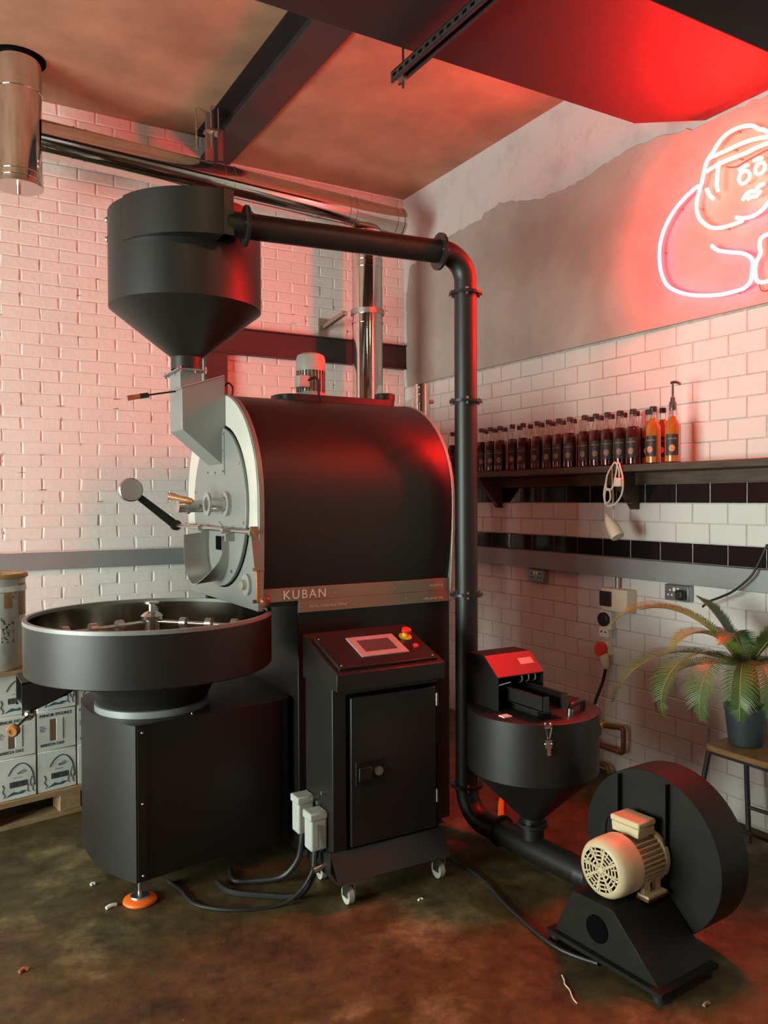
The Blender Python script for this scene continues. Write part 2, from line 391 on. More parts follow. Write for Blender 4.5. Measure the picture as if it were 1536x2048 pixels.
for c in ('tile_white', 'tile_black'):
    rest = MB()
    for y, z, cc in tiles[300:]:
        if cc == c:
            b = tile_vars[rnd.randrange(6)]; rest.add([(vx, vy+y, vz+z) for vx, vy, vz in b.v], b.f)
    if rest.v: stuff(rest.build('tiling', c, wall_right, angle=20))
# ---- bare plaster patch with ragged top edge
top = [(-0.06, 3.10), (-0.103, 3.267), (-0.25, 3.30), (-0.432, 3.348), (-0.743, 3.359), (-1.0, 3.358), (-1.038, 3.396), (-1.186, 3.405), (-1.312, 3.384), (-1.479, 3.324), (-1.616, 3.307), (-1.87, 3.296), (-2.175, 3.332), (-2.349, 3.342), (-2.542, 3.323), (-2.72, 3.284), (-2.858, 3.287), (-3.078, 3.285), (-3.3, 3.29), (-4.5, 3.29)]
rag = []
for (a, b), (c, d) in zip(top[:-1], top[1:]):
    n = max(2, int(abs(c-a)/0.035))
    for k in range(n):
        t = k/n; rag.append((a+(c-a)*t, b+(d-b)*t+rnd.uniform(-.009, .009)))
left = [(-0.05+rnd.uniform(-.008, .008), z) for z in [2.368+0.04*k for k in range(19)]]
poly = [(-4.5, 2.368)]+left+rag+[(-4.5, 3.29)]
struct(MB().prism(poly[::-1], 'x', -0.012, 0.002).build('trim_1', 'plaster', bevel=0.003))
# ---- trunking along both walls
tr = struct(MB().box(-7, -0.0, -0.05, 0.01, 1.082, 1.185).build('trim_2', 'trunking', bevel=0.003))
tr2 = struct(MB().box(-0.05, 0.01, -5, 0.0, 1.082, 1.185).build('trim_3', 'trunking', bevel=0.003))
for y in (-0.6, -1.25, -2.49):
    for z in (1.098, 1.168): MB().cyl((-0.052, y, z), (-0.049, y, z), 0.005, n=8).build('rivet', 'steel_rough', tr2)
# ---- ceiling bays, steel joist and boxed downstand
struct(MB().box(-7, -1.64, -2.7, 0.3, 3.945, 4.1).build('ceiling', 'ceiling'))
struct(MB().box(-1.5, 0.3, -2.7, 0.3, 3.812, 4.1).build('ceiling', 'ceiling'))
struct(MB().box(-7, 0.3, -9, -3.2, 3.96, 4.1).build('ceiling', 'soffit'))
so = [(-7, -2.56), (-0.27, -2.56), (0.0, -2.75), (0.0, -3.27), (-7, -3.27)]
struct(MB().prism(so, 'z', 3.305, 4.0).build('trim_4', 'soffit', bevel=0.004))
jo = thing('steel_joist', 'dark steel ceiling joist running out to the brick wall', 'beam', (-1.5, -1.3, 3.8))
MB().box(-1.60, -1.40, -2.62, 0.1, 3.795, 3.812).build('lower_flange', 'beam', jo)
MB().box(-1.53, -1.47, -2.62, 0.1, 3.80, 4.0).build('web', 'beam', jo)
MB().box(-1.645, -1.40, -2.62, 0.1, 3.944, 3.962).build('upper_flange', 'beam', jo)
MB().box(-1.585, -1.55, -2.62, 0.1, 3.812, 3.83).build('flange_fillet', 'beam', jo)
lint = thing('steel_lintel', 'dark brown steel beam and post set into the brick wall', 'beam', (-0.8, 0, 2.5))
MB().box(-1.60, -0.01, -0.06, 0.02, 2.50, 2.505).build('lower_flange', 'beam', lint)
MB().box(-1.60, -0.01, -0.035, 0.02, 2.505, 2.672).build('web', 'beam', lint)
MB().box(-1.60, -0.01, -0.06, 0.02, 2.672, 2.68).build('upper_flange', 'beam', lint)
MB().box(-1.59, -1.44, -0.05, 0.02, 0.0, 2.499).build('post', 'beam', lint)
# ---- the rest of the room behind the camera, with its windows
wr = struct(MB().box(-7.2, 0.3, -9.3, -9, 0, 4.1).build('wall_rear', 'rear_wall'))
wl = struct(MB().box(-7.3, -7, -9.3, 0.3, 0, 4.1).build('wall_left', 'rear_wall'))
def window(n, face, c, w, z0, z1, m):
    a, b = MB(), MB()
    if face == 'x':
        a.box(-7.0, -6.97, c-w/2, c+w/2, z0, z1)
        for t in (-.5, 0, .5): b.box(-7.0, -6.93, c+t*w-.03, c+t*w+.03, z0-.06, z1+.06)
        for z in (z0-.03, (z0+z1)/2, z1+.03): b.box(-7.0, -6.935, c-w/2, c+w/2, z-.03, z+.03)
    else:
        a.box(c-w/2, c+w/2, -9.0, -8.97, z0, z1)
        for t in (-.5, 0, .5): b.box(c+t*w-.03, c+t*w+.03, -9.0, -8.93, z0-.06, z1+.06)
        for z in (z0-.03, (z0+z1)/2, z1+.03): b.box(c-w/2, c+w/2, -9.0, -8.935, z-.03, z+.03)
    o = struct(b.build('window_%d' % n, 'beam')); a.build('pane', m, o)
window(1, 'x', -2.9, 3.0, 0.3, 2.2, 'win')
window(2, 'y', -3.0, 3.4, 1.0, 2.8, 'win_rear')
for i, (x, y) in enumerate(((-2.9, -4.2), (-1.2, -4.3))):
    p = thing('pendant_lamp', 'warm pendant lamp hanging %s' % ('over the middle of the floor' if i == 0 else 'nearer the tiled wall'), 'lamp', (x, y, 3.96))
    MB().cyl((x, y, 3.55), (x, y, 3.96), 0.006, n=8).build('flex', 'rubber', p)
    MB().lathe([(0.03, .16), (0.05, .12), (0.19, 0), (0.185, 0), (0.045, .115), (0.028, .15)], (x, y, 3.42), cap=False).build('lamp_shade', 'black', p)
    MB().sphere((x, y, 3.45), 0.06).build('bulb', 'lamp_glow', p)

# ================================================================== COFFEE ROASTER
Y0, RC, ZC = -1.83, 0.47, 1.50
def arch(r, zb, wb, n=28, zc=ZC, yc=Y0):
    """arched outline (y, z): base at zb with half width wb, widening to r at zc, round on top"""
    pts = []
    for k in range(7):
        t = k/7; z = zb+(zc-zb)*t; pts.append((yc-(r-(r-wb)*(1-t)**2), z))
    for k in range(n+1):
        a = math.pi*k/n; pts.append((yc-r*math.cos(a), zc+r*math.sin(a)))
    for k in range(7):
        t = 1-(k+1)/7; z = zb+(zc-zb)*t; pts.append((yc+(r-(r-wb)*(1-t)**2), z))
    return pts
ro = thing('coffee_roaster', 'large black drum coffee roaster with silver front plate and KUBAN lettering', 'roaster', (-1.6, Y0, 0))
MB().prism(arch(RC, 1.142, 0.435), 'x', -2.075, -1.163).build('drum_cover', 'black', ro, angle=25)
fr = MB().prism(arch(RC+.006, 1.055, 0.455), 'x', -2.100, -2.0755).build('front_plate', 'plate', ro, bevel=0.003)
ar = MB(); ou, inn = [], []
for k in range(37):
    t = R(-14+208*k/36)
    c_, s_ = -math.cos(t), math.sin(t)
    ou.append((Y0+(RC+.002)*c_, ZC+(RC+.002)*s_) if s_ > 0 else (Y0+(RC+.002)*(1 if c_ > 0 else -1)*.999, ZC+(RC+.002)*s_)); inn.append((-1.848+.362*c_, 1.478+.362*s_))
nA = len(ou)
ar.add([(X, y, z) for X in (-2.1045, -2.0995) for y, z in ou+inn], [f for k in range(nA-1) for f in ((k, k+1, nA+k+1, nA+k), (2*nA+k, 3*nA+k, 3*nA+k+1, 2*nA+k+1), (k, 2*nA+k, 2*nA+k+1, k+1), (nA+k, nA+k+1, 3*nA+k+1, 3*nA+k))]+[(0, nA, 3*nA, 2*nA), (nA-1, 3*nA-1, 4*nA-1, 2*nA-1)])
ar.build('front_arch_ring', 'bright_plate', ro, angle=20)
MB().prism(arch(RC+.004, 1.04, 0.45), 'x', -1.162, -1.148).build('rear_plate', 'plate_edge', ro, bevel=0.002)
MB().cyl((-2.104, -1.855, 1.475), (-2.0995, -1.855, 1.475), 0.358, n=72).build('door_seam', 'gap', ro)
dr = MB().cyl((-2.118, -1.855, 1.475), (-2.0995, -1.855, 1.475), 0.352, n=72).build('drum_door', 'plate', ro, bevel=0.002)
for a in range(8):
    t = a*math.pi/4+.2
    MB().cyl((-2.124, -1.855+.33*math.cos(t), 1.475+.33*math.sin(t)), (-2.117, -1.855+.33*math.cos(t), 1.475+.33*math.sin(t)), .007, n=8).build('door_bolt', 'steel', dr)
# name band
MB().box(-2.088, -1.15, -2.276, -2.26, 1.087, 1.142).build('name_band', 'band', ro, bevel=0.0015)
nb2 = MB().box(-1.915, -1.15, -2.278, -2.262, 1.036, 1.0865).build('lower_band', 'band', ro, bevel=0.0015)
text_obj('lettering', 'KUBAN', 0.052, (-1.988, -2.2775, 1.096), (1, 0, 0), (0, 0, 1), 'white_text', ro, spacing=1.22)
def fine_print(x0, y, z, h, words):
    b = MB(); x = x0; r = random.Random(int(abs(x0)*1000))
    for n_ in words:
        for _ in range(n_):
            b.box(x, x+.0012, y-.0006, y+.0004, z, z+h); q = h*r.choice((0, .42, .84)); b.box(x, x+h*.55, y-.0006, y+.0004, z+q, z+q+h*.16); x += h*.8
        x += h*.6
    stuff(b.build('fine_print', 'white_text', ro))
fine_print(-1.868, -2.2785, 1.055, .0095, (6, 10, 6))
fine_print(-1.268, -2.2765, 1.108, .0085, (8, 2))
fine_print(-1.300, -2.2785, 1.050, .0085, (4, 6, 4))
for x, z in ((-1.75, 1.112), (-1.46, 1.112), (-1.165, 1.112), (-1.655, 1.062), (-1.40, 1.062), (-1.165, 1.062), (-1.905, 1.062)):
    MB().cyl((x, -2.281, z), (x, -2.275, z), .0035, n=8).build('screw', 'steel_rough', ro)
MB().box(-1.915, -1.152, -2.262, -1.40, 0.03, 1.086).build('base_body', 'black', ro, bevel=0.004)
MB().box(-2.074, -1.9155, -2.255, -1.40, 1.066, 1.14).build('drum_underside', 'black', ro)
for x, y in ((-1.86, -2.2), (-1.86, -1.46), (-1.2, -2.2), (-1.2, -1.46)): MB().cyl((x, y, 0), (x, y, .03), .035).build('foot', 'rubber', ro)
# plate and motor on top
top = [(-1.76+.07*math.cos(t), -1.80+.10*math.sin(t)) for t in [math.pi/2+k*math.pi/10 for k in range(11)]]
tp = [(-1.26+.07*math.cos(t), -1.80+.10*math.sin(t)) for t in [-math.pi/2+k*math.pi/10 for k in range(11)]]
MB().prism(top+tp, 'z', 1.93, 1.995).build('top_plate', 'black', ro, bevel=0.003)
MB().lathe([(0.0, 1.99), (.04, 1.99), (.052, 2.0), (.052, 2.03), (.045, 2.035)], (-1.225, -1.80, 0)).build('top_port', 'black', ro)
mo = MB().cyl((-1.635, -1.80, 2.012), (-1.635, -1.80, 2.125), .058, n=28).build('fan_motor', 'grey_plastic', ro)
fm = MB()
for k in range(26):
    t = 2*math.pi*k/26; c, s = math.cos(t), math.sin(t)
    fm.obox((-1.635+.063*c, -1.80+.063*s, 2.07), (.007*c, .007*s, 0), (-.0018*s, .0018*c, 0), (0, 0, .052))
stuff(fm.build('cooling_fins', 'steel_rough', mo))
MB().lathe([(.075, 1.993), (.075, 2.010), (.06, 2.012)], (-1.635, -1.80, 0)).build('motor_flange', 'grey_plastic', mo)
MB().lathe([(.069, 2.118), (.070, 2.125), (.070, 2.175), (.064, 2.193), (.045, 2.203), (0, 2.205)], (-1.635, -1.80, 0)).build('fan_cowl', 'grey_plastic', mo)
MB().box(-1.735, -1.68, -1.89, -1.835, 2.03, 2.085).build('terminal_box', 'grey_plastic', mo, bevel=0.004)
MB().sweep(smooth_path([(-1.69, -1.885, 2.06), (-1.66, -1.90, 2.075), (-1.64, -1.905, 2.05), (-1.64, -1.90, 2.0), (-1.62, -1.90, 1.96)]), .006).build('motor_cable', 'rubber', mo)
# chute in front of the door
ch = MB()
prof = [(-2.296, 1.985), (-2.106, 2.05), (-2.106, 1.648), (-2.296, 1.807)]
ch.prism(prof, 'y', -1.925, -1.74)
chu = ch.build('chute', 'plate', ro, bevel=0.002)
MB().box(-2.30, -2.205, -1.915, -1.75, 1.99, 2.056).build('chute_neck', 'plate', chu, bevel=0.0015)
MB().prism([(-2.302, 1.982), (-2.11, 2.046), (-2.11, 2.05), (-2.302, 1.987)], 'y', -1.932, -1.735).build('chute_lip', 'plate_edge', chu)
MB().box(-2.122, -2.117, -1.95, -1.72, 1.615, 1.80).build('chute_flange', 'plate', chu)
for y, z in ((-1.94, 1.63), (-1.835, 1.625), (-1.73, 1.63), (-1.94, 1.72), (-1.94, 1.79)):
    MB().cyl((-2.127, y, z), (-2.121, y, z), .005, n=8).build('bolt', 'steel_rough', chu)
hd = MB().cyl((-2.305, -1.86, 1.975), (-2.45, -1.875, 1.945), .004, n=8).build('slide_rod', 'rubber', chu)
MB().cyl((-2.46, -1.876, 1.943), (-2.515, -1.882, 1.93), .010, .011, n=12).build('slide_handle', 'wood_handle', chu)
MB().cyl((-2.425, -1.872, 1.950), (-2.462, -1.876, 1.942), .011, n=12).build('slide_ferrule', 'rubber', chu)
MB().sweep(smooth_path([(-2.10, -1.86, 1.99), (-2.085, -1.90, 2.02), (-2.07, -1.92, 2.0), (-2.075, -1.93, 1.96)]), .004).build('probe_cable', 'rubber', chu)
# sampler and sight glass
sg = MB().ringcyl((-2.135, -1.985, 1.487), (-2.117, -1.985, 1.487), .052, .03).build('sight_ring', 'plate_edge', ro)
MB().cyl((-2.20, -1.985, 1.487), (-2.118, -1.985, 1.487), .028).build('sight_tube', 'steel', sg)
MB().ringcyl((-2.205, -1.96, 1.487), (-2.195, -1.96, 1.487), .05, .03).build('sight_flange', 'plate_edge', sg)
sm = MB().cyl((-2.118, -1.86, 1.478), (-2.30, -1.86, 1.478), .027).build('sampler_tube', 'steel', ro)
MB().ringcyl((-2.25, -1.86, 1.478), (-2.262, -1.86, 1.478), .034, .02).build('sampler_collar', 'steel_rough', sm)
MB().lathe([(.006, 0), (.011, .012), (.013, .04), (.011, .07), (.016, .10), (.017, .118), (.010, .124)], (-2.245, -1.905, 1.50), (-.55, .62, .16), n=16).build('sampler_handle', 'wood_handle', sm)
MB().cyl((-2.13, -1.60, 1.475), (-2.117, -1.60, 1.475), .03).build('inspection_plug', 'plate_edge', ro)
MB().cyl((-2.13, -2.175, 1.155), (-2.10, -2.175, 1.155), .022).build('lower_knob', 'steel', ro)
MB().ringcyl((-2.112, -2.175, 1.155), (-2.10, -2.175, 1.155), .045, .02).build('lower_ring', 'plate_edge', ro)
# counterweighted door lever on a cross rod
rod = MB().cyl((-2.165, -1.36, 1.379), (-2.135, -2.345, 1.377), .009, n=14).build('door_rod', 'steel', ro)
for y in (-1.72, -2.06):
    MB().cyl((-2.158, y+.012, 1.378), (-2.157, y-.012, 1.378), .016, n=14).build('rod_collar', 'steel', rod)
    MB().box(-2.157, -2.118, y-.010, y+.010, 1.33, 1.388).build('rod_bracket', 'steel_rough', rod)
arm = MB()
a, b = Vector((-2.385, -1.34, 1.555)), Vector((-2.165, -1.34, 1.380)); d = (b-a).normalized(); nn = Vector((-d.z, 0, d.x))
arm.hexa([p+nn*w*s+Vector((0, t, 0)) for t in (-.007, .007) for p, w in ((a, .015), (b, .021)) for s in (-1, 1)])
arm.cyl((-2.165, -1.328, 1.380), (-2.165, -1.358, 1.380), .026)
am = arm.build('lever_arm', 'blower_black', rod)
MB().lathe([(0, -.03), (.052, -.03), (.057, -.025), (.057, .025), (.052, .03), (0, .03)], (-2.385, -1.34, 1.555), (0, 1, 0)).build('counterweight', 'steel', rod)
# discharge scoop
sc = MB(); n = 14; yc, zc, rr = -1.86, 1.285, 0.135
inner = [(yc-rr*math.cos(math.pi*k/n), zc-rr*math.sin(math.pi*k/n)) for k in range(n+1)]
inner = [(yc-rr, 1.36)]+inner+[(yc+rr, 1.36)]
outer = [(yc+(y-yc)*1.03, zc+(z-zc)*1.03) if z < 1.29 else (yc+(y-yc)*1.03, z) for y, z in inner]
def fx(y, z): return -2.235+.085*max(0, min(1, (yc-y+.02)/.12))*max(0, min(1, (z-1.15)/.12))
vs = [(-2.121 if q == 0 else fx(y, z), y, z-.012*q) for q in (0, 1) for y, z in outer+inner[::-1]]
m = len(outer)*2
sc.add(vs, [(k, (k+1) % m, m+(k+1) % m, m+k) for k in range(m)]+[(k, m-1-k, m-2-k, k+1) for k in range(len(outer)-1)]+[(m+k, m+k+1, 2*m-2-k, 2*m-1-k) for k in range(len(outer)-1)])
scoop = sc.build('discharge_scoop', 'steel_rough', ro)
MB().cyl((-2.123, yc, 1.29), (-2.1175, yc, 1.29), .118, n=32).build('discharge_door', 'plate', ro)
MB().box(-2.128, -2.122, yc-.055, yc+.01, 1.285, 1.345).build('door_port', 'gap', ro)
# side lever with wooden grip and ball
lv = MB().prism([(-2.152, 1.40), (-2.118, 1.40), (-2.108, 1.235), (-2.135, 1.235)], 'y', -2.345, -2.335).build('side_lever', 'band', ro)
MB().cyl((-2.137, -2.352, 1.376), (-2.137, -2.33, 1.376), .020).build('lever_pivot', 'band', lv)
MB().cyl((-2.137, -2.358, 1.376), (-2.137, -2.35, 1.376), .008, n=6).build('pivot_nut', 'wood_handle', lv)
MB().box(-2.145, -2.095, -2.35, -2.33, 1.225, 1.236).build('lever_stop', 'band', lv, bevel=.002)
MB().prism([(-2.130, 1.226), (-2.112, 1.226), (-2.108, 1.10), (-2.128, 1.10)], 'y', -2.348, -2.334).build('lever_grip', 'wood_handle', lv, bevel=.004)
MB().sphere((-2.095, -2.352, 1.105), .024).build('ball_knob', 'knob_wood', lv)
MB().box(-2.142, -2.10, -2.345, -2.337, 1.098, 1.112).build('lever_tip', 'knob_wood', lv)

# ================================================================== COOLING TRAY
TX, TY, TR, TZR = -2.455, -2.02, 0.4825, 1.048
ct = thing('cooling_tray', 'round black cooling tray with steel stirring arms on a black cabinet', 'cooling tray', (TX, TY, 0))
MB().lathe([(.24, .83), (TR-.004, .838), (TR, .842), (TR, 1.038), (TR-.012, 1.038), (TR-.012, .86), (.05, .856)], (TX, TY, 0), n=96, cap=False).build('tray_wall', 'black', ct)
MB().lathe([(TR+.002, 1.034), (TR+.002, 1.048), (TR-.016, 1.048), (TR-.016, 1.034)], (TX, TY, 0), n=96, cap=False).build('tray_rim', 'plate', ct)
MB().lathe([(TR-.0125, 1.036), (TR-.0135, .8645), (0, .8645)], (TX, TY, 0), n=96, cap=False).build('tray_lining', 'tray_steel', ct)
MB().lathe([(.215, .70), (.24, .75), (.33, .829), (.01, .8295)], (TX, TY, 0), n=64, cap=False).build('tray_underside', 'black_gloss', ct)
MB().lathe([(.225, .672), (.225, .697), (.20, .699)], (TX, TY, 0), n=64, cap=False).build('bearing_ring', 'trunking', ct)
hub = MB().lathe([(.03, .866), (.03, 1.02), (.042, 1.022), (.044, 1.035), (.030, 1.048), (.014, 1.054), (.013, 1.082), (.030, 1.085), (.030, 1.092), (0, 1.094)], (TX, TY, 0), n=28).build('stirrer_hub', 'steel', ct)
for ang in (R(195), R(318), R(75)):
    c, s = math.cos(ang), math.sin(ang); L = .42
    armo = MB().cyl((TX+.03*c, TY+.03*s, 1.012), (TX+L*c, TY+L*s, 1.004), .0075, n=12).build('stirrer_arm', 'steel', hub)
    for q in (.14, .25, .36):
        p = Vector((TX+q*c, TY+q*s, 1.010)); ax = Vector((c, s, 0))
        MB().cyl(p-ax*.013, p+ax*.013, .022, n=18).obox(p+Vector((0, 0, -.065)), ax*.007, Vector((-s, c, 0))*.010, Vector((0, 0, .07))).build('stirrer_block', 'steel_rough', hub)
# cabinet below the tray
foot = [(-2.592, -2.312), (-2.612, -2.280), (-2.632, -2.242), (-2.66, -2.18), (-2.68, -2.115), (-2.697, -2.03), (-2.703, -1.94), (-2.703, -1.84), (-2.69, -1.76), (-2.66, -1.69), (-2.60, -1.64), (-2.52, -1.62), (-1.97, -1.62), (-1.925, -1.64), (-1.918, -1.70),
        (-1.918, -2.14), (-1.925, -2.185), (-1.945, -2.215), (-1.98, -2.232), (-2.03, -2.240), (-2.206, -2.255), (-2.374, -2.275)]
cb = MB().prism(foot[::-1], 'z', .088, .672).build('cabinet', 'black', ct, angle=28)
sx = Vector((-2.374+2.592, -2.275+2.312, 0)).normalized(); sn = Vector((sx.y, -sx.x, 0))
p0 = Vector((-2.588, -2.3125, 0))
MB().hexa([p0+sx*u+sn*w+Vector((0, 0, z)) for z in (.093, .667) for w in (0, .004) for u in (.002, .034)]).build('corner_strip', 'black', cb)
for z in (.112, .38, .645):
    q = p0+sx*.02+sn*.004+Vector((0, 0, z)); MB().sphere(q, .006, n=10).build('screw', 'steel', cb)
MB().sphere((-2.36, -2.25, .674), .005, n=10).build('screw', 'steel', cb)
for x, y in ((-2.572, -2.275), (-2.60, -1.75), (-2.0, -1.7)):
    ft = MB().lathe([(0, 0), (.056, 0), (.062, .006), (.060, .014), (.04, .022), (0, .022)], (x, y, 0)).build('levelling_foot', 'orange', ct)
    MB().lathe([(.036, .0215), (.034, .028), (.015, .032), (0, .032)], (x, y, 0)).build('foot_plate', 'steel_rough', ft)
    MB().cyl((x, y, .03), (x, y, .095), .008, n=12).build('foot_stem', 'steel', ft)
# discharge spout with its lever
sp = MB()
sp.box(-2.94, -2.60, -1.98, -1.975, .70, .808).box(-2.94, -2.60, -1.785, -1.78, .70, .808).box(-2.94, -2.60, -1.98, -1.78, .803, .808)
spo = MB().add([(-2.94, -1.98, .808), (-2.60, -1.98, .828), (-2.60, -1.98, .825), (-2.94, -1.98, .682)], [(0, 1, 2, 3)])
spt = MB().prism([(-2.94, .808), (-2.62, .822), (-2.62, .818), (-2.80, .735), (-2.94, .682)], 'y', -1.984, -1.978)
spt.prism([(-2.94, .808), (-2.62, .822), (-2.62, .818), (-2.80, .735), (-2.94, .682)], 'y', -1.782, -1.776)
spt.prism([(-2.94, .803), (-2.62, .818), (-2.62, .824), (-2.94, .809)], 'y', -1.984, -1.776)
spt.prism([(-2.80, .735), (-2.62, .818), (-2.62, .823), (-2.80, .742)], 'y', -1.984, -1.776)
so_ = spt.build('discharge_spout', 'black', ct)
MB().hexa([(-2.938, -1.977, .70), (-2.80, -1.977, .75), (-2.938, -1.783, .70), (-2.80, -1.783, .75), (-2.938, -1.977, .704), (-2.80, -1.977, .754), (-2.938, -1.783, .704), (-2.80, -1.783, .754)]).build('spout_flap', 'steel', so_)
MB().sphere((-2.915, -2.0, .690), .020).build('lever_ball', 'steel', so_)
MB().cyl((-2.915, -2.005, .690), (-2.985, -2.13, .672), .006, n=10).build('lever_rod', 'steel', so_)
MB().lathe([(0, 0), (.018, 0), (.024, .008), (.024, .02), (.018, .028), (.010, .028), (.008, .024), (0, .024)], (-2.978, -2.12, .673), (-.48, -.86, -.12), n=24).build('lever_knob', 'wood_handle', so_)

# ================================================================== LOADING HOPPER
HX, HY, HR = -2.267, -1.90, 0.318
ho = thing('loading_hopper', 'matt black conical hopper mounted above the roaster chute', 'hopper', (HX, HY, 2.06))
MB().lathe([(.066, 2.115), (HR, 2.316), (HR, 2.705), (HR-.006, 2.71), (0, 2.711)], (HX, HY, 0), n=80).build('hopper_body', 'black', ho)
MB().lathe([(.066, 2.062), (.066, 2.118)], (HX, HY, 0), n=32, cap=False).build('hopper_neck', 'black', ho)
spr = []
for k in range(21):
    t = R(205)+R(75)*k/20; rr = HR+.004+.09*(k/20)**1.1
    spr.append((HX+rr*math.cos(t), HY+rr*math.sin(t)))
spr.append((-2.235, HY-HR-.092)); spr.append((-2.235, HY-.25))
spr += [(HX+(HR-.02)*math.cos(R(280)-R(75)*k/10), HY+(HR-.02)*math.sin(R(280)-R(75)*k/10)) for k in range(11)]
MB().prism(spr, 'z', 2.535, 2.711).build('inlet_scroll', 'black', ho)
MB().lathe([(.075, 2.711), (.075, 2.75), (.08, 2.752), (.08, 2.765), (0, 2.766)], (HX+.03, HY-.02, 0)).build('vent_cap', 'black_gloss', ho)
fl = MB().box(-2.322, -2.195, -1.965, -1.715, 2.0565, 2.0615).build('neck_flange', 'plate', ho)
for x, y in ((-2.312, -1.955), (-2.25, -1.955), (-2.203, -1.955), (-2.312, -1.84), (-2.312, -1.73)):
    MB().cyl((x, y, 2.046), (x, y, 2.072), .0055, n=6).build('flange_bolt', 'steel', fl)
for z in (2.585, 2.665): MB().sphere((HX-.316, HY+.04, z), .012, n=10).build('lid_clip', 'steel_rough', ho)

# ================================================================== CONVEYING PIPE
PX, PY, PR = -1.148, -2.39, 0.0505
pp = thing('conveying_pipe', 'long black flanged air pipe rising from the floor and over to the hopper', 'pipe', (PX, PY, 0))
vert = fillet([(-2.214, -2.262, 2.592), (PX, PY, 2.592), (PX, PY, .22)], .12, 12)
MB().sweep(vert, PR, n=28).build('riser', 'black', pp)
bot = fillet([(PX, PY, .22), (PX, PY, .075), (-1.118, -2.62, .075)], .13, 12)
MB().sweep(bot, PR, n=28).build('bottom_bend', 'black', pp)
MB().sweep([(-1.118, -2.62, .075), (-1.115, -2.80, .075), (-1.095, -3.064, .075)], PR+.004, n=28).build('tee_run', 'black', pp)
def flange(p, axis, r=.074):
    ax = Vector(axis).normalized(); p = Vector(p)
    f = MB().ringcyl(p-ax*.006, p+ax*.006, r, PR-.004, n=36).build('pipe_flange', 'black_gloss', pp)
    u, w = MB.frame(ax)
    if abs(ax.z) > .5: dirs = [Vector((.865, -.50, 0)), Vector((-.865, .50, 0)), Vector((-.5, -.865, 0))]
    else: dirs = [Vector((-.12, -.92, -.1)), Vector((0, 0, 1)), Vector((0, 0, -1))]
    for dd in dirs[:3 if abs(ax.z) > .5 else 1]:
        c = p+dd*(r-.012)
        MB().cyl(c-ax*.016, c+ax*.016, .006, n=6).build('flange_bolt', 'steel', f)
for z in (2.42, 1.94, 1.077, .22): flange((PX, PY, z), (0, 0, 1))
flange((-2.135, -2.2715, 2.592), (1, -.12, 0), .08); flange((PX-.13, PY+.0156, 2.592), (1, -.12, 0), .08)
flange((-1.1187, -2.60, .075), (0.02, -1, 0), .066)

# ================================================================== DESTONER BIN
DX, DY, DR, DZ = -1.115, -2.80, 0.264, 0.656
de = thing('weighing_bin', 'squat black funnel bin with a hooded feeder and latches on its lid', 'bin', (DX, DY, .12))
MB().lathe([(.046, .205), (DR, .415), (DR, .650)], (DX, DY, 0), n=72, cap=False).build('bin_body', 'black', de)
MB().lathe([(.046, .118), (.046, .206)], (DX, DY, 0), n=28, cap=False).build('bin_neck', 'black', de)
nf = MB().lathe([(.046, .172), (.062, .172), (.062, .184), (.046, .184)], (DX, DY, 0), n=32, cap=False).build('neck_flange', 'black_gloss', de)
for dx, dy in ((-.045, -.035), (.045, -.028)): MB().cyl((DX+dx, DY+dy, .165), (DX+dx, DY+dy, .192), .005, n=6).build('flange_bolt', 'steel', nf)
lid = MB().lathe([(DR+.001, .648), (DR+.001, .655), (DR-.003, .657), (0, .657)], (DX, DY, 0), n=72, cap=False).build('lid', 'black', de)
hx0, hx1 = -1.283, -1.048
hood = MB()
side = [(-2.575, .657), (-2.79, .657), (-2.79, .79), (-2.700, .862), (-2.60, .862), (-2.575, .84)]
hood.prism(side, 'x', hx0, hx0+.004).prism(side, 'x', hx1-.004, hx1)
hood.prism([(-2.79, .792), (-2.79, .788), (-2.698, .858), (-2.60, .858), (-2.578, .838), (-2.578, .657), (-2.572, .657), (-2.572, .842), (-2.598, .864), (-2.702, .864)], 'x', hx0-.002, hx1+.002)
hd = hood.build('feeder_hood', 'black', de)
k = Vector((0, -.78, .625)); u = Vector((0, -.781, -.625))
MB().obox((-1.10, -2.74, .833), (.035, 0, 0), u*.016, Vector((0, -.625, .781))*.001).build('rating_plate', 'screen_frame', hd)
trg = MB().box(-1.225, -1.22, -2.99, -2.60, .690, .745).box(-1.115, -1.11, -2.99, -2.60, .690, .745).box(-1.225, -1.11, -2.99, -2.60, .688, .694)
trg.box(-1.225, -1.20, -2.995, -2.985, .69, .748).box(-1.135, -1.11, -2.995, -2.985, .69, .748).box(-1.235, -1.22, -2.99, -2.60, .743, .748).box(-1.115, -1.10, -2.99, -2.60, .743, .748)
MB().box(-1.20, -1.13, -2.93, -2.68, .657, .688).build('feeder_magnet', 'black_gloss', de)
trg.build('feeder_trough', 'black_gloss', de)
MB().cyl((-1.275, -2.765, .752), (-1.20, -2.76, .758), .005, n=8).build('feeder_spring_rod', 'steel', hd)
for i, x in enumerate((-1.16, -1.125, -1.09)):
    MB().sweep(smooth_path([(x, -2.70, .82), (x+.005, -2.765, .80), (x+.012, -2.775, .765), (x+.02, -2.74, .745)]), .0028, n=6).build('feeder_wire', 'grey_plastic', hd)
hn = MB().sweep(fillet([(-1.085, -2.985, .657), (-1.085, -2.99, .70), (-.985, -2.955, .70), (-.985, -2.95, .657)], .014, 5), .010, n=10).build('lid_handle', 'black_gloss', lid)
MB().cyl((-1.085, -2.986, .657), (-1.085, -2.989, .688), .0125, n=12).build('handle_post', 'steel', lid)
MB().box(-1.325, -1.285, -2.88, -2.845, .657, .661).build('sticker', 'carton', lid)
MB().box(-.965, -.935, -2.74, -2.715, .657, .659).build('sticker', 'carton', lid)
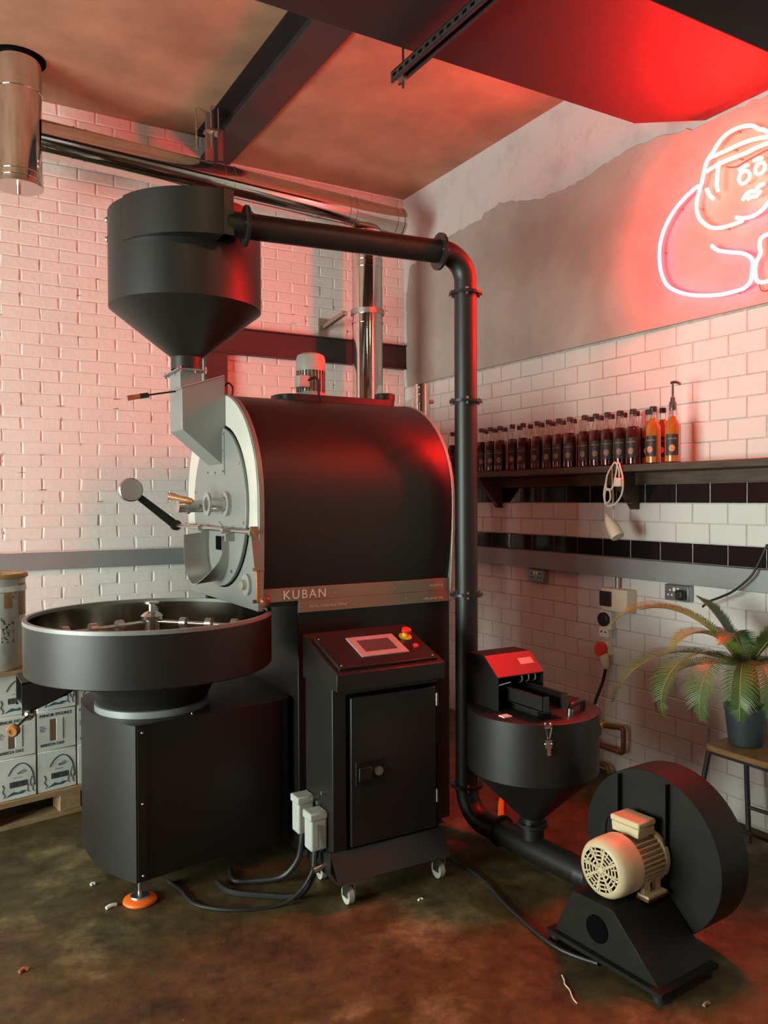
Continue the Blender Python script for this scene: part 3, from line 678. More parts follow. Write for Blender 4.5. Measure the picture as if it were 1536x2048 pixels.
def latch(ang):
    c, s = math.cos(ang), math.sin(ang); o = Vector((c, s, 0)); t = Vector((-s, c, 0)); b = Vector((DX, DY, 0))
    l = MB()
    l.obox(b+o*(DR+.002)+Vector((0, 0, .651)), t*.014, o*.004, Vector((0, 0, .006)))
    l.obox(b+o*(DR+.004)+Vector((0, 0, .585)), t*.013, o*.004, Vector((0, 0, .016)))
    l.obox(b+o*(DR+.010)+Vector((0, 0, .565)), t*.007, o*.003, Vector((0, 0, .022)))
    for sg_ in (-1, 1):
        l.sphere(b+o*(DR-.004)+t*.010*sg_+Vector((0, 0, .660)), .0045, n=8)
        l.sphere(b+o*(DR+.007)+t*.012*sg_+Vector((0, 0, .585)), .005, n=8)
    base = b+o*(DR+.008)
    l.sweep([base+t*.004+Vector((0, 0, .605)), base+t*.012+Vector((0, 0, .645)), base-t*.012+Vector((0, 0, .645)), base-t*.004+Vector((0, 0, .605))], .0022, n=6)
    l.build('latch', 'steel', de)
latch(math.atan2(-.87, -.50)+R(2)); latch(R(-32)); latch(R(100))

# ================================================================== CENTRIFUGAL BLOWER (local axes: x along motor shaft)
bl = thing('centrifugal_blower', 'black scroll blower with a beige electric motor on a black pedestal', 'blower', (-1.13, -3.42, 0), R(4.6))
BC = Vector((0, 0, .302)); BR = .272
scr = []
for kk in range(61):
    t = R(-90)-R(300)*kk/60
    scr.append((BR*math.cos(t)*1.0, BC.z+BR*math.sin(t)))
scr = scr[:56]
hs = MB().prism([(y, z) for y, z in [(BR*math.cos(2*math.pi*q/64), BC.z+BR*math.sin(2*math.pi*q/64)) for q in range(64)]], 'x', 0, .15)
hs.build('housing', 'blower_black', bl, local=True, angle=25, bevel=.002)
MB().box(.005, .145, .02, .30, .018, .145).build('outlet_box', 'blower_black', bl, local=True)
MB().cyl((.06, .29, .075), (.055, .355, .075), .054, n=28).build('outlet_collar', 'black', bl, local=True)
for y in (.12, -.075): MB().box(-.022, 0, y-.004, y+.004, .12, .302+math.sqrt(BR*BR-y*y)-.01).build('housing_rib', 'blower_black', bl, local=True)
# pedestal
ped = MB()
A = [(-.265, -.235, .035), (-.005, -.235, .035), (-.265, .185, .035), (-.005, .185, .035), (-.265, -.062, .20), (-.005, -.062, .20), (-.265, .105, .20), (-.005, .105, .20)]
pd = ped.hexa(A).build('pedestal', 'blower_black', bl, local=True, bevel=.003)
MB().box(-.285, .0, -.26, .205, .022, .036).build('pedestal_flange', 'blower_black', pd, local=True)
MB().cyl((-.268, .0, .115), (-.262, .0, .115), .044, n=28).build('pedestal_hole', 'gap', pd, local=True)
for x, y in ((-.26, -.235), (-.26, .18), (-.03, -.235)):
    MB().cyl((x, y, 0), (x, y, .023), .022, n=16).build('rubber_foot', 'rubber', pd, local=True)
# motor
MC = .302
mt = MB().cyl((-.155, 0, MC), (-.012, 0, MC), .073, n=40).build('motor_body', 'beige', bl, local=True)
fins = MB()
for q in range(34):
    t = 2*math.pi*q/34; c, s = math.cos(t), math.sin(t)
    if s > .86 or s < -.90: continue
    fins.obox((-.085, .079*c, MC+.079*s), (.068, 0, 0), (0, .010*c, .010*s), (0, -.0022*s, .0022*c))
stuff(fins.build('cooling_fins', 'beige', mt, local=True))
MB().ringcyl((-.03, 0, MC), (-.012, 0, MC), .092, .05, n=40).build('end_shield', 'beige', mt, local=True)
cw = MB().lathe([(.0745, -.250), (.084, -.246), (.093, -.232), (.096, -.20), (.096, -.150), (.088, -.150), (.088, -.225), (.0745, -.243)], (0, 0, MC), (1, 0, 0), n=56, cap=False).build('fan_cowl', 'beige', mt, local=True)
gr = MB()
for r_ in (.020, .033, .046, .059, .0725):
    gr.ringcyl((-.2495, 0, MC), (-.2455, 0, MC), r_+.0024, r_-.0024, n=40)
gr.cyl((-.2495, 0, MC), (-.2455, 0, MC), .013, n=24)
for q in range(8):
    t = 2*math.pi*q/8+.2; c, s = math.cos(t), math.sin(t)
    gr.obox((-.2475, .042*c, MC+.042*s), (.002, 0, 0), (0, .033*c, .033*s), (0, -.0042*s, .0042*c))
for q in range(16):
    t = 2*math.pi*q/16+.05; c, s = math.cos(t), math.sin(t)
    gr.obox((-.2475, .059*c, MC+.059*s), (.002, 0, 0), (0, .014*c, .014*s), (0, -.002*s, .002*c))
gr.build('fan_grille', 'beige', cw, local=True)
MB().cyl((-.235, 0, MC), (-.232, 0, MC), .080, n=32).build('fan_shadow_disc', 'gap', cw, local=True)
MB().ringcyl((-.205, 0, MC), (-.160, 0, MC), .0966, .095, n=1*60)
tb = MB().hexa([(-.12, -.045, .385), (-.035, -.045, .385), (-.12, .06, .385), (-.035, .06, .385), (-.118, -.047, .415), (-.033, -.047, .415), (-.118, .065, .415), (-.033, .065, .415)]).build('terminal_box', 'beige', mt, local=True, bevel=.003)
MB().box(-.122, -.031, -.050, .068, .416, .437).build('terminal_lid', 'beige', tb, local=True, bevel=.006)
MB().box(-.10, -.05, -.03, .04, .372, .386).build('terminal_base', 'beige', tb, local=True)
MB().sweep(smooth_path([(-.075, .066, .40), (-.07, .10, .41), (-.06, .135, .385), (-.05, .15, .32), (-.02, .16, .25)]), .008, n=10).build('motor_cable', 'rubber', mt, local=True)
for y in (-.07, .07):
    fb = MB().hexa([(-.125, y-.022, .205), (-.03, y-.022, .205), (-.125, y+.022, .205), (-.03, y+.022, .205), (-.125, y-.022, .214), (-.03, y-.022, .214), (-.125, y+.022, .214), (-.03, y+.022, .214)])
    fb.box(-.118, -.09, y*.9-.008, y*.9+.008, .21, .262).box(-.06, -.035, y*.9-.008, y*.9+.008, .21, .262)
    ft = fb.build('motor_foot', 'beige', mt, local=True)
    MB().box(-.13, -.02, y-.024, y+.024, .198, .2055).build('foot_packer', 'copper', ft, local=True)

# ================================================================== CONTROL CABINET
cc = thing('control_cabinet', 'black wheeled control cabinet with touch screen and emergency stop button', 'control cabinet', (-1.72, -2.56, 0))
body = MB().box(-1.955, -1.487, -2.66, -2.42, .115, .80).build('cabinet_body', 'black', cc, bevel=.003)
head = MB().hexa([(-1.965, -2.72, .802), (-1.492, -2.72, .802), (-1.965, -2.42, .802), (-1.492, -2.42, .802), (-1.965, -2.72, .866), (-1.492, -2.72, .866), (-1.965, -2.42, .974), (-1.492, -2.42, .974)]).build('console_head', 'black', cc, bevel=.002)
SL = Vector((0, .30, .108)).normalized(); SN = Vector((0, -SL.z, SL.y)); SO = Vector((-1.7285, -2.72, .866))
def onp(x, t, h=0): return Vector((x, SO.y, SO.z))+SL*t+SN*h
def panel(x0, x1, t0, t1, h0, h1): return MB().hexa([onp(x, t, h) for h in (h0, h1) for t in (t0, t1) for x in (x0, x1)])
top_ = panel(-1.945, -1.512, .022, .262, .0, .012).build('console_plate', 'black_gloss', cc, bevel=.0015)
scf = panel(-1.822, -1.612, .080, .226, .012, .017).build('touch_screen', 'screen_frame', top_, bevel=.001)
panel(-1.790, -1.648, .110, .196, .017, .0176).build('display', 'screen', scf)
text_obj('lettering', 'KUBAN', .020, onp(-1.80, .238, .0122), (1, 0, 0), SL, 'ink', top_, spacing=1.3)
es = MB().lathe([(.027, .0), (.027, .003), (.014, .004), (.014, .022)], onp(-1.562, .198, .012), SN, n=28).build('stop_base', 'yellow', top_)
MB().lathe([(.012, .02), (.019, .022), (.0195, .034), (.015, .038), (0, .039)], onp(-1.562, .198, .012), SN, n=24).build('stop_button', 'red', es)
MB().lathe([(.012, 0), (.012, .006), (.008, .010), (0, .010)], onp(-1.560, .117, .012), SN, n=20).build('reset_button', 'red', top_)
for x, t in ((-1.93, .04), (-1.93, .245), (-1.527, .04), (-1.527, .245)): MB().lathe([(.004, 0), (.003, .002), (0, .003)], onp(x, t, .012), SN, n=10).build('screw', 'steel', top_)
door = MB().box(-1.885, -1.503, -2.675, -2.661, .20, .762).build('cabinet_door', 'black_gloss', cc, bevel=.003)
MB().box(-1.90, -1.492, -2.662, -2.655, .19, .775).build('door_gasket', 'gap', cc)
for z in (.71, .325): MB().cyl((-1.499, -2.672, z-.025), (-1.499, -2.672, z+.025), .006, n=10).build('hinge', 'steel_rough', door)
hf = MB().box(-1.868, -1.745, -2.680, -2.674, .425, .520).build('latch_frame', 'blower_black', door, bevel=.003)
MB().box(-1.855, -1.80, -2.684, -2.680, .445, .495).build('latch_paddle', 'black', hf, bevel=.002)
MB().cyl((-1.772, -2.69, .475), (-1.772, -2.68, .475), .017, n=20).build('lock', 'steel_rough', hf)
MB().prism([(-2.66, .115), (-2.725, .10), (-2.725, .095), (-2.42, .095), (-2.42, .115), (-2.655, .192), (-2.66, .192)], 'x', -1.965, -1.475).build('plinth_under', 'black', cc)
MB().prism([(-2.728, .098), (-2.66, .190), (-2.655, .187), (-2.722, .095)], 'x', -1.965, -1.472).build('plinth_slope', 'black_gloss', cc)
for x, y in ((-1.905, -2.69), (-1.50, -2.69), (-1.905, -2.46), (-1.50, -2.46)):
    cs = MB().box(x-.02, x+.02, y-.018, y+.018, .082, .095).box(x-.017, x-.013, y-.016, y+.022, .03, .085).box(x+.013, x+.017, y-.016, y+.022, .03, .085).build('caster_fork', 'steel', cc)
    MB().cyl((x-.011, y+.008, .033), (x+.011, y+.008, .033), .033, n=24).build('caster_wheel', 'grey_plastic', cs)
# plug connectors and glands on the side
for i, (y, z) in enumerate(((-2.47, .285), (-2.585, .26))):
    cn = MB().box(-2.025, -1.957, y-.032, y+.032, z-.07, z+.07).build('plug_connector', 'grey_plastic', cc, bevel=.008)
    MB().box(-2.03, -1.956, y-.036, y+.036, z+.045, z+.075).build('connector_cap', 'grey_plastic', cn, bevel=.006)
    MB().sweep([(-2.0, y-.036, z+.03), (-2.0, y-.04, z-.05)], .003, n=6).build('locking_lever', 'steel_rough', cn)
    MB().cyl((-1.99, y, z-.07), (-1.995, y, z-.105), .014, n=14).build('cable_gland', 'rubber', cn)
MB().cyl((-2.01, -2.60, .115), (-1.957, -2.60, .125), .014, n=12).build('brass_gland', 'steel', cc)
for y, z in ((-2.60, .40), (-2.52, .355), (-2.56, .35)): MB().cyl((-1.975, y, z), (-1.955, y, z), .008, n=10).build('cable_gland', 'steel_rough', cc)
def floor_cable(label, pts, r, m='rubber'):
    tag(MB().sweep(smooth_path(pts, 8), r, n=8).build('power_cable', m), label, 'cable')
floor_cable('thick black cable looping down from the rear connector of the control cabinet', [(-1.995, -2.47, .18), (-2.01, -2.46, .10), (-2.06, -2.42, .03), (-2.16, -2.36, .012), (-2.22, -2.32, .012), (-2.20, -2.22, .012)], .011)
floor_cable('thick black cable looping down from the front connector of the control cabinet', [(-1.995, -2.585, .155), (-2.01, -2.59, .08), (-2.06, -2.57, .02), (-2.15, -2.50, .012), (-2.26, -2.40, .012), (-2.28, -2.29, .012)], .011)
floor_cable('thin black cable crossing the floor from the cabinet gland to the cooling tray', [(-2.01, -2.60, .114), (-2.06, -2.60, .05), (-2.14, -2.58, .008), (-2.29, -2.53, .008), (-2.40, -2.42, .008), (-2.42, -2.28, .008), (-2.44, -2.18, .008)], .007)
floor_cable('black cable trailing along the floor behind the blower pedestal', [(-1.30, -2.20, .008), (-1.36, -2.50, .008), (-1.37, -2.80, .008), (-1.42, -3.02, .008), (-1.45, -3.30, .008), (-1.40, -3.45, .008)], .007)
floor_cable('orange hose curving over the floor behind the funnel bin', [(-.60, -2.02, .016), (-.80, -2.20, .016), (-.915, -2.34, .016), (-.985, -2.43, .016), (-1.03, -2.49, .016), (-1.05, -2.56, .016)], .015, 'orange_cable')
# ================================================================== DUCTWORK
def hoop(p, axis, r, parent, w=.006):
    p = Vector(p); ax = Vector(axis).normalized()
    MB().ringcyl(p-ax*w, p+ax*w, r+.004, r-.002, n=40).build('joint_band', 'chrome', parent)
DY_ = -.43
du = thing('steel_exhaust_duct', 'polished steel duct running level along the brick wall below the ceiling', 'duct', (-1.6, DY_, 3.47))
d0, d1 = Vector((-2.66, DY_, 3.535)), Vector((-.31, DY_, 3.447)); dax = (d1-d0).normalized(); DRr = .102
MB().cyl(d0, d1, DRr, n=48).build('duct_run', 'chrome', du)
for t in (.17, .235): hoop(d0+dax*t, dax, DRr, du)
for t in (1.06, 1.12, 1.93, 1.98, 2.30): hoop(d0+dax*t, dax, DRr, du)
MB().cyl(d1-dax*.004, d1+dax*.012, DRr+.006, n=48).build('end_cap', 'chrome', du)
VX = -2.768
vd = thing('vertical_steel_duct', 'wide steel duct dropping from the ceiling hole with a capped end', 'duct', (VX, DY_, 3.945))
MB().cyl((VX, DY_, 3.26), (VX, DY_, 3.944), .124, n=48).build('duct_drop', 'chrome', vd)
for z in (3.28, 3.315, 3.76): hoop((VX, DY_, z), (0, 0, 1), .124, vd)
MB().cyl((VX, DY_, 3.240), (VX, DY_, 3.261), .128, n=48).build('end_cap', 'steel', vd)
MB().cyl((VX, DY_, 3.20), (VX, DY_, 3.241), .012, n=12).build('drain_stub', 'steel', vd)
MB().ringcyl((VX, DY_, 3.938), (VX, DY_, 3.9445), .148, .125, n=40).build('ceiling_hole', 'gap', vd)
fd = thing('steel_flue', 'polished steel flue rising behind the roaster to the level duct', 'flue', (-.563, DY_, 0))
FR = .105; FX = -.563
MB().cyl((FX, DY_, .2), (FX, DY_, 3.345), FR, n=48).build('flue_pipe', 'chrome', fd)
for z in (3.10, 3.15, 2.72, 2.05, 3.27): hoop((FX, DY_, z), (0, 0, 1), FR, fd)
MB().lathe([(.16, 0), (.16, .10), (.105, .2)], (FX, DY_, 0)).build('flue_foot', 'steel', fd)
MB().ringcyl((FX, DY_, 2.775), (FX, DY_, 2.81), FR+.010, FR+.0005, n=40).build('clamp_ring', 'steel_rough', fd)
br = thing('flue_bracket', 'galvanised bracket arm holding the flue off the brick wall', 'bracket', (-.72, 0, 2.7))
MB().box(-.735, -.665, -.012, -.002, 2.69, 2.82).build('wall_plate', 'steel_rough', br)
MB().obox((-.70, -.19, 2.775), (.014, 0, 0), (0, .165, -.02), (0, .002, .014)).build('bracket_arm', 'steel_rough', br)
MB().obox((-.695, -.345, 2.79), (.012, 0, 0), (0, .02, 0), (0, 0, .012)).build('arm_clip', 'steel', br)
s2 = thing('short_steel_pipe', 'short thin steel pipe standing behind the roaster by the tiled wall', 'pipe', (-.45, -.95, 0))
MB().cyl((-.45, -.95, 0), (-.45, -.95, 2.24), .052, n=36).build('pipe_tube', 'chrome', s2)
for z in (2.225, 2.18, 2.12): hoop((-.45, -.95, z), (0, 0, 1), .052, s2)
MB().sphere((-.40, -.99, 2.13), .014, n=10).build('clip', 'steel_rough', s2)
cy = thing('assumed_cyclone', 'unseen black chaff cyclone assumed between the roaster and the brick wall', 'cyclone', (-1.2, -.98, 0))  # unseen; inferred from the shadow low on the brick wall, added to cast it
MB().lathe([(.05, .45), (.33, 1.05), (.33, 2.0), (.32, 2.01), (0, 2.012)], (-1.2, -.98, 0), n=56).build('cyclone_body', 'black', cy)
MB().lathe([(.17, 0), (.17, .42), (.06, .46)], (-1.2, -.98, 0), n=36).build('chaff_drum', 'black', cy)
for a in (40, 160, 280): MB().cyl((-1.2+.31*math.cos(R(a)), -.98+.31*math.sin(R(a)), 0), (-1.2+.31*math.cos(R(a)), -.98+.31*math.sin(R(a)), 1.06), .015, n=10).build('leg', 'black', cy)
# duct hanger off the joist
hg = thing('duct_hanger', 'galvanised clamp hanging the level duct below the joist', 'bracket', (-1.62, DY_, 3.8))
MB().box(-1.70, -1.655, DY_-.02, DY_+.02, 3.605, 3.90).build('hanger_channel', 'steel_rough', hg)
MB().box(-1.642, -1.612, DY_-.06, DY_-.048, 3.60, 3.79).build('slotted_strip', 'steel', hg)
for x, y in ((-1.675, DY_-.03), (-1.63, DY_-.03), (-1.75, DY_+.04)): MB().cyl((x, y, 3.68), (x, y, 3.935), .006, n=8).build('threaded_rod', 'steel', hg)
MB().box(-1.71, -1.605, DY_-.05, DY_+.03, 3.78, 3.794).build('beam_clamp', 'steel_rough', hg)
# slotted channel under the downstand
un = thing('slotted_channel', 'dark slotted strut channel slung under the brown downstand', 'channel', (-1.53, -2.8, 3.25))
cmb = MB().box(-1.555, -1.55, -3.6, -2.43, 3.235, 3.275).box(-1.515, -1.51, -3.6, -2.43, 3.235, 3.275).box(-1.555, -1.51, -3.6, -2.43, 3.272, 3.277).box(-1.555, -1.545, -3.6, -2.43, 3.232, 3.237).box(-1.52, -1.51, -3.6, -2.43, 3.232, 3.237)
cmb.build('channel', 'beam', un)
for q in range(23): MB().box(-1.5565, -1.5555, -3.55+q*.049, -3.525+q*.049, 3.25, 3.262).build('slot', 'gap', un)
MB().cyl((-1.532, -2.49, 3.19), (-1.532, -2.49, 3.793), .005, n=8).build('threaded_rod', 'beam', un)
MB().box(-1.545, -1.519, -2.51, -2.47, 3.222, 3.232).build('washer_plate', 'steel_rough', un)

# ================================================================== NEON SIGN
ne = thing('neon_sign', 'glowing pink neon sign of a capped head and shoulders on bare plaster', 'neon sign', (0, -2.9, 2.8))
NT = dict(
A=[(-2.76, 2.98), (-2.699, 2.957), (-2.633, 2.917), (-2.579, 2.862), (-2.544, 2.8), (-2.53, 2.732), (-2.534, 2.658), (-2.552, 2.598), (-2.586, 2.546), (-2.654, 2.503), (-2.732, 2.472), (-2.814, 2.452), (-2.894, 2.44), (-2.964, 2.439), (-3.01, 2.444), (-3.038, 2.467), (-3.046, 2.505), (-3.049, 2.544), (-3.037, 2.572), (-2.998, 2.6), (-2.934, 2.622), (-2.875, 2.645), (-2.851, 2.662), (-2.835, 2.679)],
B=[(-2.837, 3.107), (-2.807, 3.076), (-2.791, 3.03), (-2.776, 2.977), (-2.757, 2.931), (-2.751, 2.88), (-2.763, 2.833), (-2.795, 2.792), (-2.838, 2.761), (-2.893, 2.746), (-2.946, 2.743), (-2.997, 2.745)],
C=[(-2.963, 2.77), (-3.009, 2.754), (-3.053, 2.751), (-3.092, 2.763), (-3.121, 2.784), (-3.15, 2.813)],
D=[(-2.837, 3.102), (-2.868, 3.137), (-2.903, 3.159), (-2.95, 3.168), (-3.002, 3.163), (-3.046, 3.148), (-3.079, 3.12), (-3.101, 3.109), (-3.128, 3.081), (-3.155, 3.042)],
E=[(-2.807, 3.029), (-2.856, 3.038), (-2.904, 3.041), (-2.962, 3.04), (-3.019, 3.039), (-3.074, 3.043), (-3.12, 3.041), (-3.16, 3.035)],
F=[(-2.825, 3.091), (-2.88, 3.091), (-2.933, 3.092), (-2.991, 3.093), (-3.047, 3.088), (-3.101, 3.077), (-3.155, 3.061)],
G=[(-2.889, 3.047), (-2.878, 3.01), (-2.874, 2.97), (-2.873, 2.934), (-2.878, 2.915)],
H=[(-2.807, 2.951), (-2.819, 2.923), (-2.844, 2.892)],
I=[(-2.977, 2.977), (-2.999, 2.984), (-3.025, 2.984)],
J=[(-3.051, 2.992), (-3.072, 2.994), (-3.094, 2.989)],
K=[(-2.997, 2.835), (-3.011, 2.853), (-3.036, 2.862), (-3.059, 2.857), (-3.075, 2.872), (-3.102, 2.875)],
L=[(-3.022, 2.832), (-3.042, 2.838), (-3.067, 2.833), (-3.086, 2.853)],
M=[(-3.14, 2.649), (-3.108, 2.649), (-3.087, 2.638), (-3.082, 2.609), (-3.087, 2.579), (-3.068, 2.544), (-3.061, 2.506), (-3.071, 2.46), (-3.104, 2.447), (-3.141, 2.448)])
for k, pts in NT.items():
    m = 'neon_red' if k in 'AC' else 'neon_warm'
    dx = {'F': -.058, 'E': -.066, 'G': -.075}.get(k, -.062)
    MB().sweep(smooth_path([(dx, y, z) for y, z in pts], 5), .0085, n=10).build('neon_tube', m, ne)
for y, z, r in ((-3.005, 2.937, .027), (-3.083, 2.948, .024)):
    MB().torus((-.062, y, z), r, .0075, (1, 0, 0), n=28).build('neon_tube', 'neon_warm', ne)
for y, z in ((-2.53, 2.732), (-2.732, 2.472), (-2.95, 2.439), (-2.633, 2.917), (-2.751, 2.88), (-2.893, 2.746), (-2.95, 3.168), (-2.962, 3.04), (-2.933, 3.092)):
    MB().cyl((-.012, y, z), (-.055, y, z), .004, n=8).build('standoff', 'glass', ne)
MB().sweep(smooth_path([(-.03, -2.889, 3.03), (-.03, -2.94, 3.012), (-.03, -3.0, 3.02), (-.03, -3.09, 3.03), (-.03, -3.16, 3.03)]), .0025, n=6).build('lead_wire', 'rubber', ne)
MB().sweep(smooth_path([(-.03, -3.06, 2.47), (-.03, -3.065, 2.43), (-.03, -3.09, 2.415), (-.03, -3.14, 2.43)]), .0025, n=6).build('lead_wire', 'rubber', ne)

# ================================================================== SHELF, BRACKETS, BOTTLES
sh = thing('wall_shelf', 'long dark stained plank shelf on brackets across the tiled wall', 'shelf', (-.1, -2.3, 1.64))
MB().box(-.21, -.002, -4.2, -.55, 1.638, 1.672).build('plank', 'shelf_wood', sh, bevel=.003)
MB().box(-.035, -.002, -4.2, -.55, 1.575, 1.6375).build('back_rail', 'shelf_wood', sh, bevel=.003)
for y in (-1.19, -2.33, -3.5):
    b = MB().prism([(-.002, 1.637), (-.002, 1.445), (-.03, 1.445), (-.055, 1.475), (-.185, 1.62), (-.185, 1.637)], 'y', y-.02, y+.02).build('bracket', 'shelf_wood', sh, bevel=.002)
    MB().box(-.058, -.052, y-.019, y+.019, 1.475, 1.64).build('bracket_strap', 'steel_rough', b)
    MB().cyl((-.060, y, 1.51), (-.056, y, 1.51), .006, n=8).build('screw', 'gap', b)

def bottle_parts(kind):
    m = {}
    prof = [(.034, 0), (.037, .004), (.037, .165), (.035, .180), (.022, .205), (.0145, .222), (.0135, .262), (.0145, .266)]
    m['bottle_glass'] = (MB().lathe(prof+[(.0125, .266), (.0115, .262), (.0125, .221), (.0205, .204), (.0335, .179), (.0355, .164), (.0355, .005), (0, .004)], n=24, cap=False), 'glass')
    lq = [(0, .0055), (.0348, .006), (.0348, .165), (.033, .178), (.026, .192), (0, .193)] if kind == 'dark' else [(0, .0055), (.0348, .006), (.0348, .165), (.033, .178), (.020, .203), (.012, .222), (0, .223)]
    m['syrup'] = (MB().lathe(lq, n=24), 'syrup_dark' if kind == 'dark' else 'syrup_orange')
    def patch(w, z0, z1, rad, n=8, rnd_=False):
        b = MB(); a0 = R(210)
        if rnd_:
            pts = [(a0+w*math.cos(t), (z0+z1)/2+(z1-z0)/2*math.sin(t)) for t in [2*math.pi*q/16 for q in range(16)]]
            zc_ = (z0+z1)/2; mid_ = [((a+a0)/2, (z+zc_)/2) for a, z in pts]
            return b.add([(rad*math.cos(a), rad*math.sin(a), z) for a, z in pts+mid_+[(a0, zc_)]], [(q, (q+1) % 16, 16+(q+1) % 16, 16+q) for q in range(16)]+[(16+q, 16+(q+1) % 16, 32) for q in range(16)])
        vs = [(rad*math.cos(a0-w+2*w*q/n), rad*math.sin(a0-w+2*w*q/n), z) for z in (z0, z1) for q in range(n+1)]
        return b.add(vs, [(q, q+1, n+2+q, n+1+q) for q in range(n)])
    m['label'] = (patch(.85, .035, .135, .0375), 'label_dark')
    m['label_print'] = (patch(.38, .052, .085, .0379, rnd_=True), 'emblem_tan' if kind == 'dark' else 'emblem_orange')
    m['label_line'] = (patch(.62, .112, .116, .0379), 'emblem_tan')
    if kind != 'pump': m['cap'] = (MB().lathe([(.0155, .254), (.0165, .256), (.0165, .276), (.015, .280), (0, .280)], n=18), 'cap')
    else:
        m['pump_collar'] = (MB().lathe([(.016, .250), (.017, .285), (.011, .295), (.011, .31), (.006, .315), (.0045, .38), (0, .381)], n=18), 'gunmetal')
        m['pump_spout'] = (MB().sweep(smooth_path([(.006, .012, .381), (0, 0, .384), (-.004, -.03, .379), (-.006, -.045, .368)]), .0065, n=10), 'gunmetal')
        m['dip_tube'] = (MB().cyl((0, 0, .03), (0, 0, .26), .003, n=8), 'grey_plastic')
    return m
BM = {}
for kind in ('dark', 'orange', 'pump'):
    BM[kind] = {}
    for n_, (b, mm) in bottle_parts(kind).items():
        me = b.mesh(n_); me.materials.append(M[mm]); BM[kind][n_] = me
def bottle(kind, x, y, label, group=None):
    t = thing('syrup_bottle', label, 'bottle', (x, y, 1.6725), rnd.uniform(-.3, .3), group)
    lab = None
    for n_ in BM[kind]:
        o = bpy.data.objects.new(n_, BM[kind][n_]); COL.objects.link(o)
        if n_ in ('label_print', 'label_line'): o.parent = lab
        else: o.parent = t
        if n_ == 'label': lab = o
for y in (-.86, -.96, -1.06): bottle('dark', -.15, y, 'dark red syrup bottle with black cap on the shelf behind the black pipe', 'dark syrup bottles behind the pipe')
for y in (-1.188, -1.282, -1.377, -1.497, -1.597, -1.723, -1.82, -1.905, -1.993):
    bottle('dark', -.155, y, 'dark red syrup bottle in the front row of the longer run on the shelf', 'front row of dark syrup bottles')
for y in (-1.124, -1.215, -1.312, -1.455, -1.557, -1.66, -1.755, -1.842, -1.931):
    bottle('dark', -.065, y, 'dark red syrup bottle in the back row of the longer run on the shelf', 'back row of dark syrup bottles')
for y in (-2.108, -2.190, -2.274, -2.360, -2.446): bottle('dark', -.155, y, 'reddish syrup bottle in the front row of five beside the orange bottles', 'front row of five red syrup bottles')
for y in (-2.056, -2.136, -2.216, -2.303, -2.387): bottle('dark', -.065, y, 'reddish syrup bottle in the back row of five beside the orange bottles', 'back row of five red syrup bottles')
bottle('orange', -.065, -2.468, 'orange syrup bottle standing right behind the last red bottles')
bottle('orange', -.155, -2.575, 'orange syrup bottle with black label at the front of the shelf edge')
bottle('orange', -.065, -2.555, 'orange syrup bottle half hidden behind the pump bottle')
bottle('pump', -.155, -2.692, 'orange syrup bottle fitted with a tall metal pump')

# hanging things on the shelf edge
cl = thing('coiled_cable', 'white coiled cable with a square plug hanging from the shelf edge', 'cable', (-.225, -2.38, 1.67))
MB().sweep(smooth_path([(-.23, -2.34, 1.60), (-.228, -2.32, 1.53), (-.23, -2.335, 1.48), (-.235, -2.37, 1.50), (-.232, -2.36, 1.55), (-.228, -2.33, 1.54), (-.228, -2.325, 1.49), (-.23, -2.35, 1.465), (-.228, -2.40, 1.478), (-.226, -2.44, 1.53), (-.225, -2.445, 1.60), (-.222, -2.425, 1.66), (-.216, -2.41, 1.682), (-.216, -2.40, 1.677), (-.223, -2.40, 1.64), (-.228, -2.385, 1.57), (-.23, -2.36, 1.545), (-.228, -2.335, 1.56), (-.226, -2.34, 1.62), (-.220, -2.37, 1.67), (-.214, -2.385, 1.684), (-.222, -2.415, 1.65), (-.226, -2.422, 1.61)], 6), .0045, n=8).build('flex', 'cable_white', cl)
MB().box(-.25, -.222, -2.448, -2.404, 1.562, 1.607).build('plug', 'cable_white', cl, bevel=.007)
hk = thing('hook_rod', 'thin brass rod hanging from the shelf edge by the white cable', 'rod', (-.217, -2.372, 1.67))
MB().sweep([(-.217, -2.366, 1.674), (-.2165, -2.366, 1.60), (-.2165, -2.372, 1.48), (-.2165, -2.374, 1.445)], [.004, .004, .0055, .002], n=8).build('rod', 'wood_handle', hk)
nz = thing('squeeze_bottle', 'cream cone nozzle squeeze bottle hanging tilted below the shelf', 'squeeze bottle', (-.21, -2.37, 1.42))
MB().lathe([(.004, 0), (.006, .015), (.012, .022), (.020, .035), (.028, .06), (.033, .10), (.035, .14), (.033, .146), (0, .147)], (-.215, -2.318, 1.425), (-.02, -.60, -.80), n=24).build('bottle_body', 'cream', nz)
MB().sweep([(-.2165, -2.374, 1.445), (-.215, -2.372, 1.41), (-.213, -2.366, 1.375)], .002, n=6).build('hanging_cord', 'cable_white', nz)

# ================================================================== SOCKETS AND PIPES ON THE TILED WALL
def socket(label, y0, y1, z0, z1, plug):
    s = thing('wall_socket', label, 'socket', (0, (y0+y1)/2, z0))
    MB().box(-.034, -.002, y1, y0, z0, z1).build('back_box', 'socket', s, bevel=.003)
    f = MB().box(-.040, -.034, y1+.002, y0-.002, z0+.002, z1-.002).build('face_plate', 'socket', s, bevel=.002)
    zc = (z0+z1)/2
    for yy in (y0-.035, y1+.035):
        if plug and yy == y1+.035: continue
        for dy, dz in ((0, .012), (.011, -.012), (-.011, -.012)): MB().box(-.0412, -.0399, yy+dy-.004, yy+dy+.004, zc+dz-.004, zc+dz+.004).build('pin_hole', 'white_text' if plug else 'gap', f)
    for yy in ((y0+y1)/2-.012, (y0+y1)/2+.012): MB().box(-.043, -.0395, yy-.006, yy+.006, zc+.008, zc+.026).build('switch', 'white_text', f)
    return s
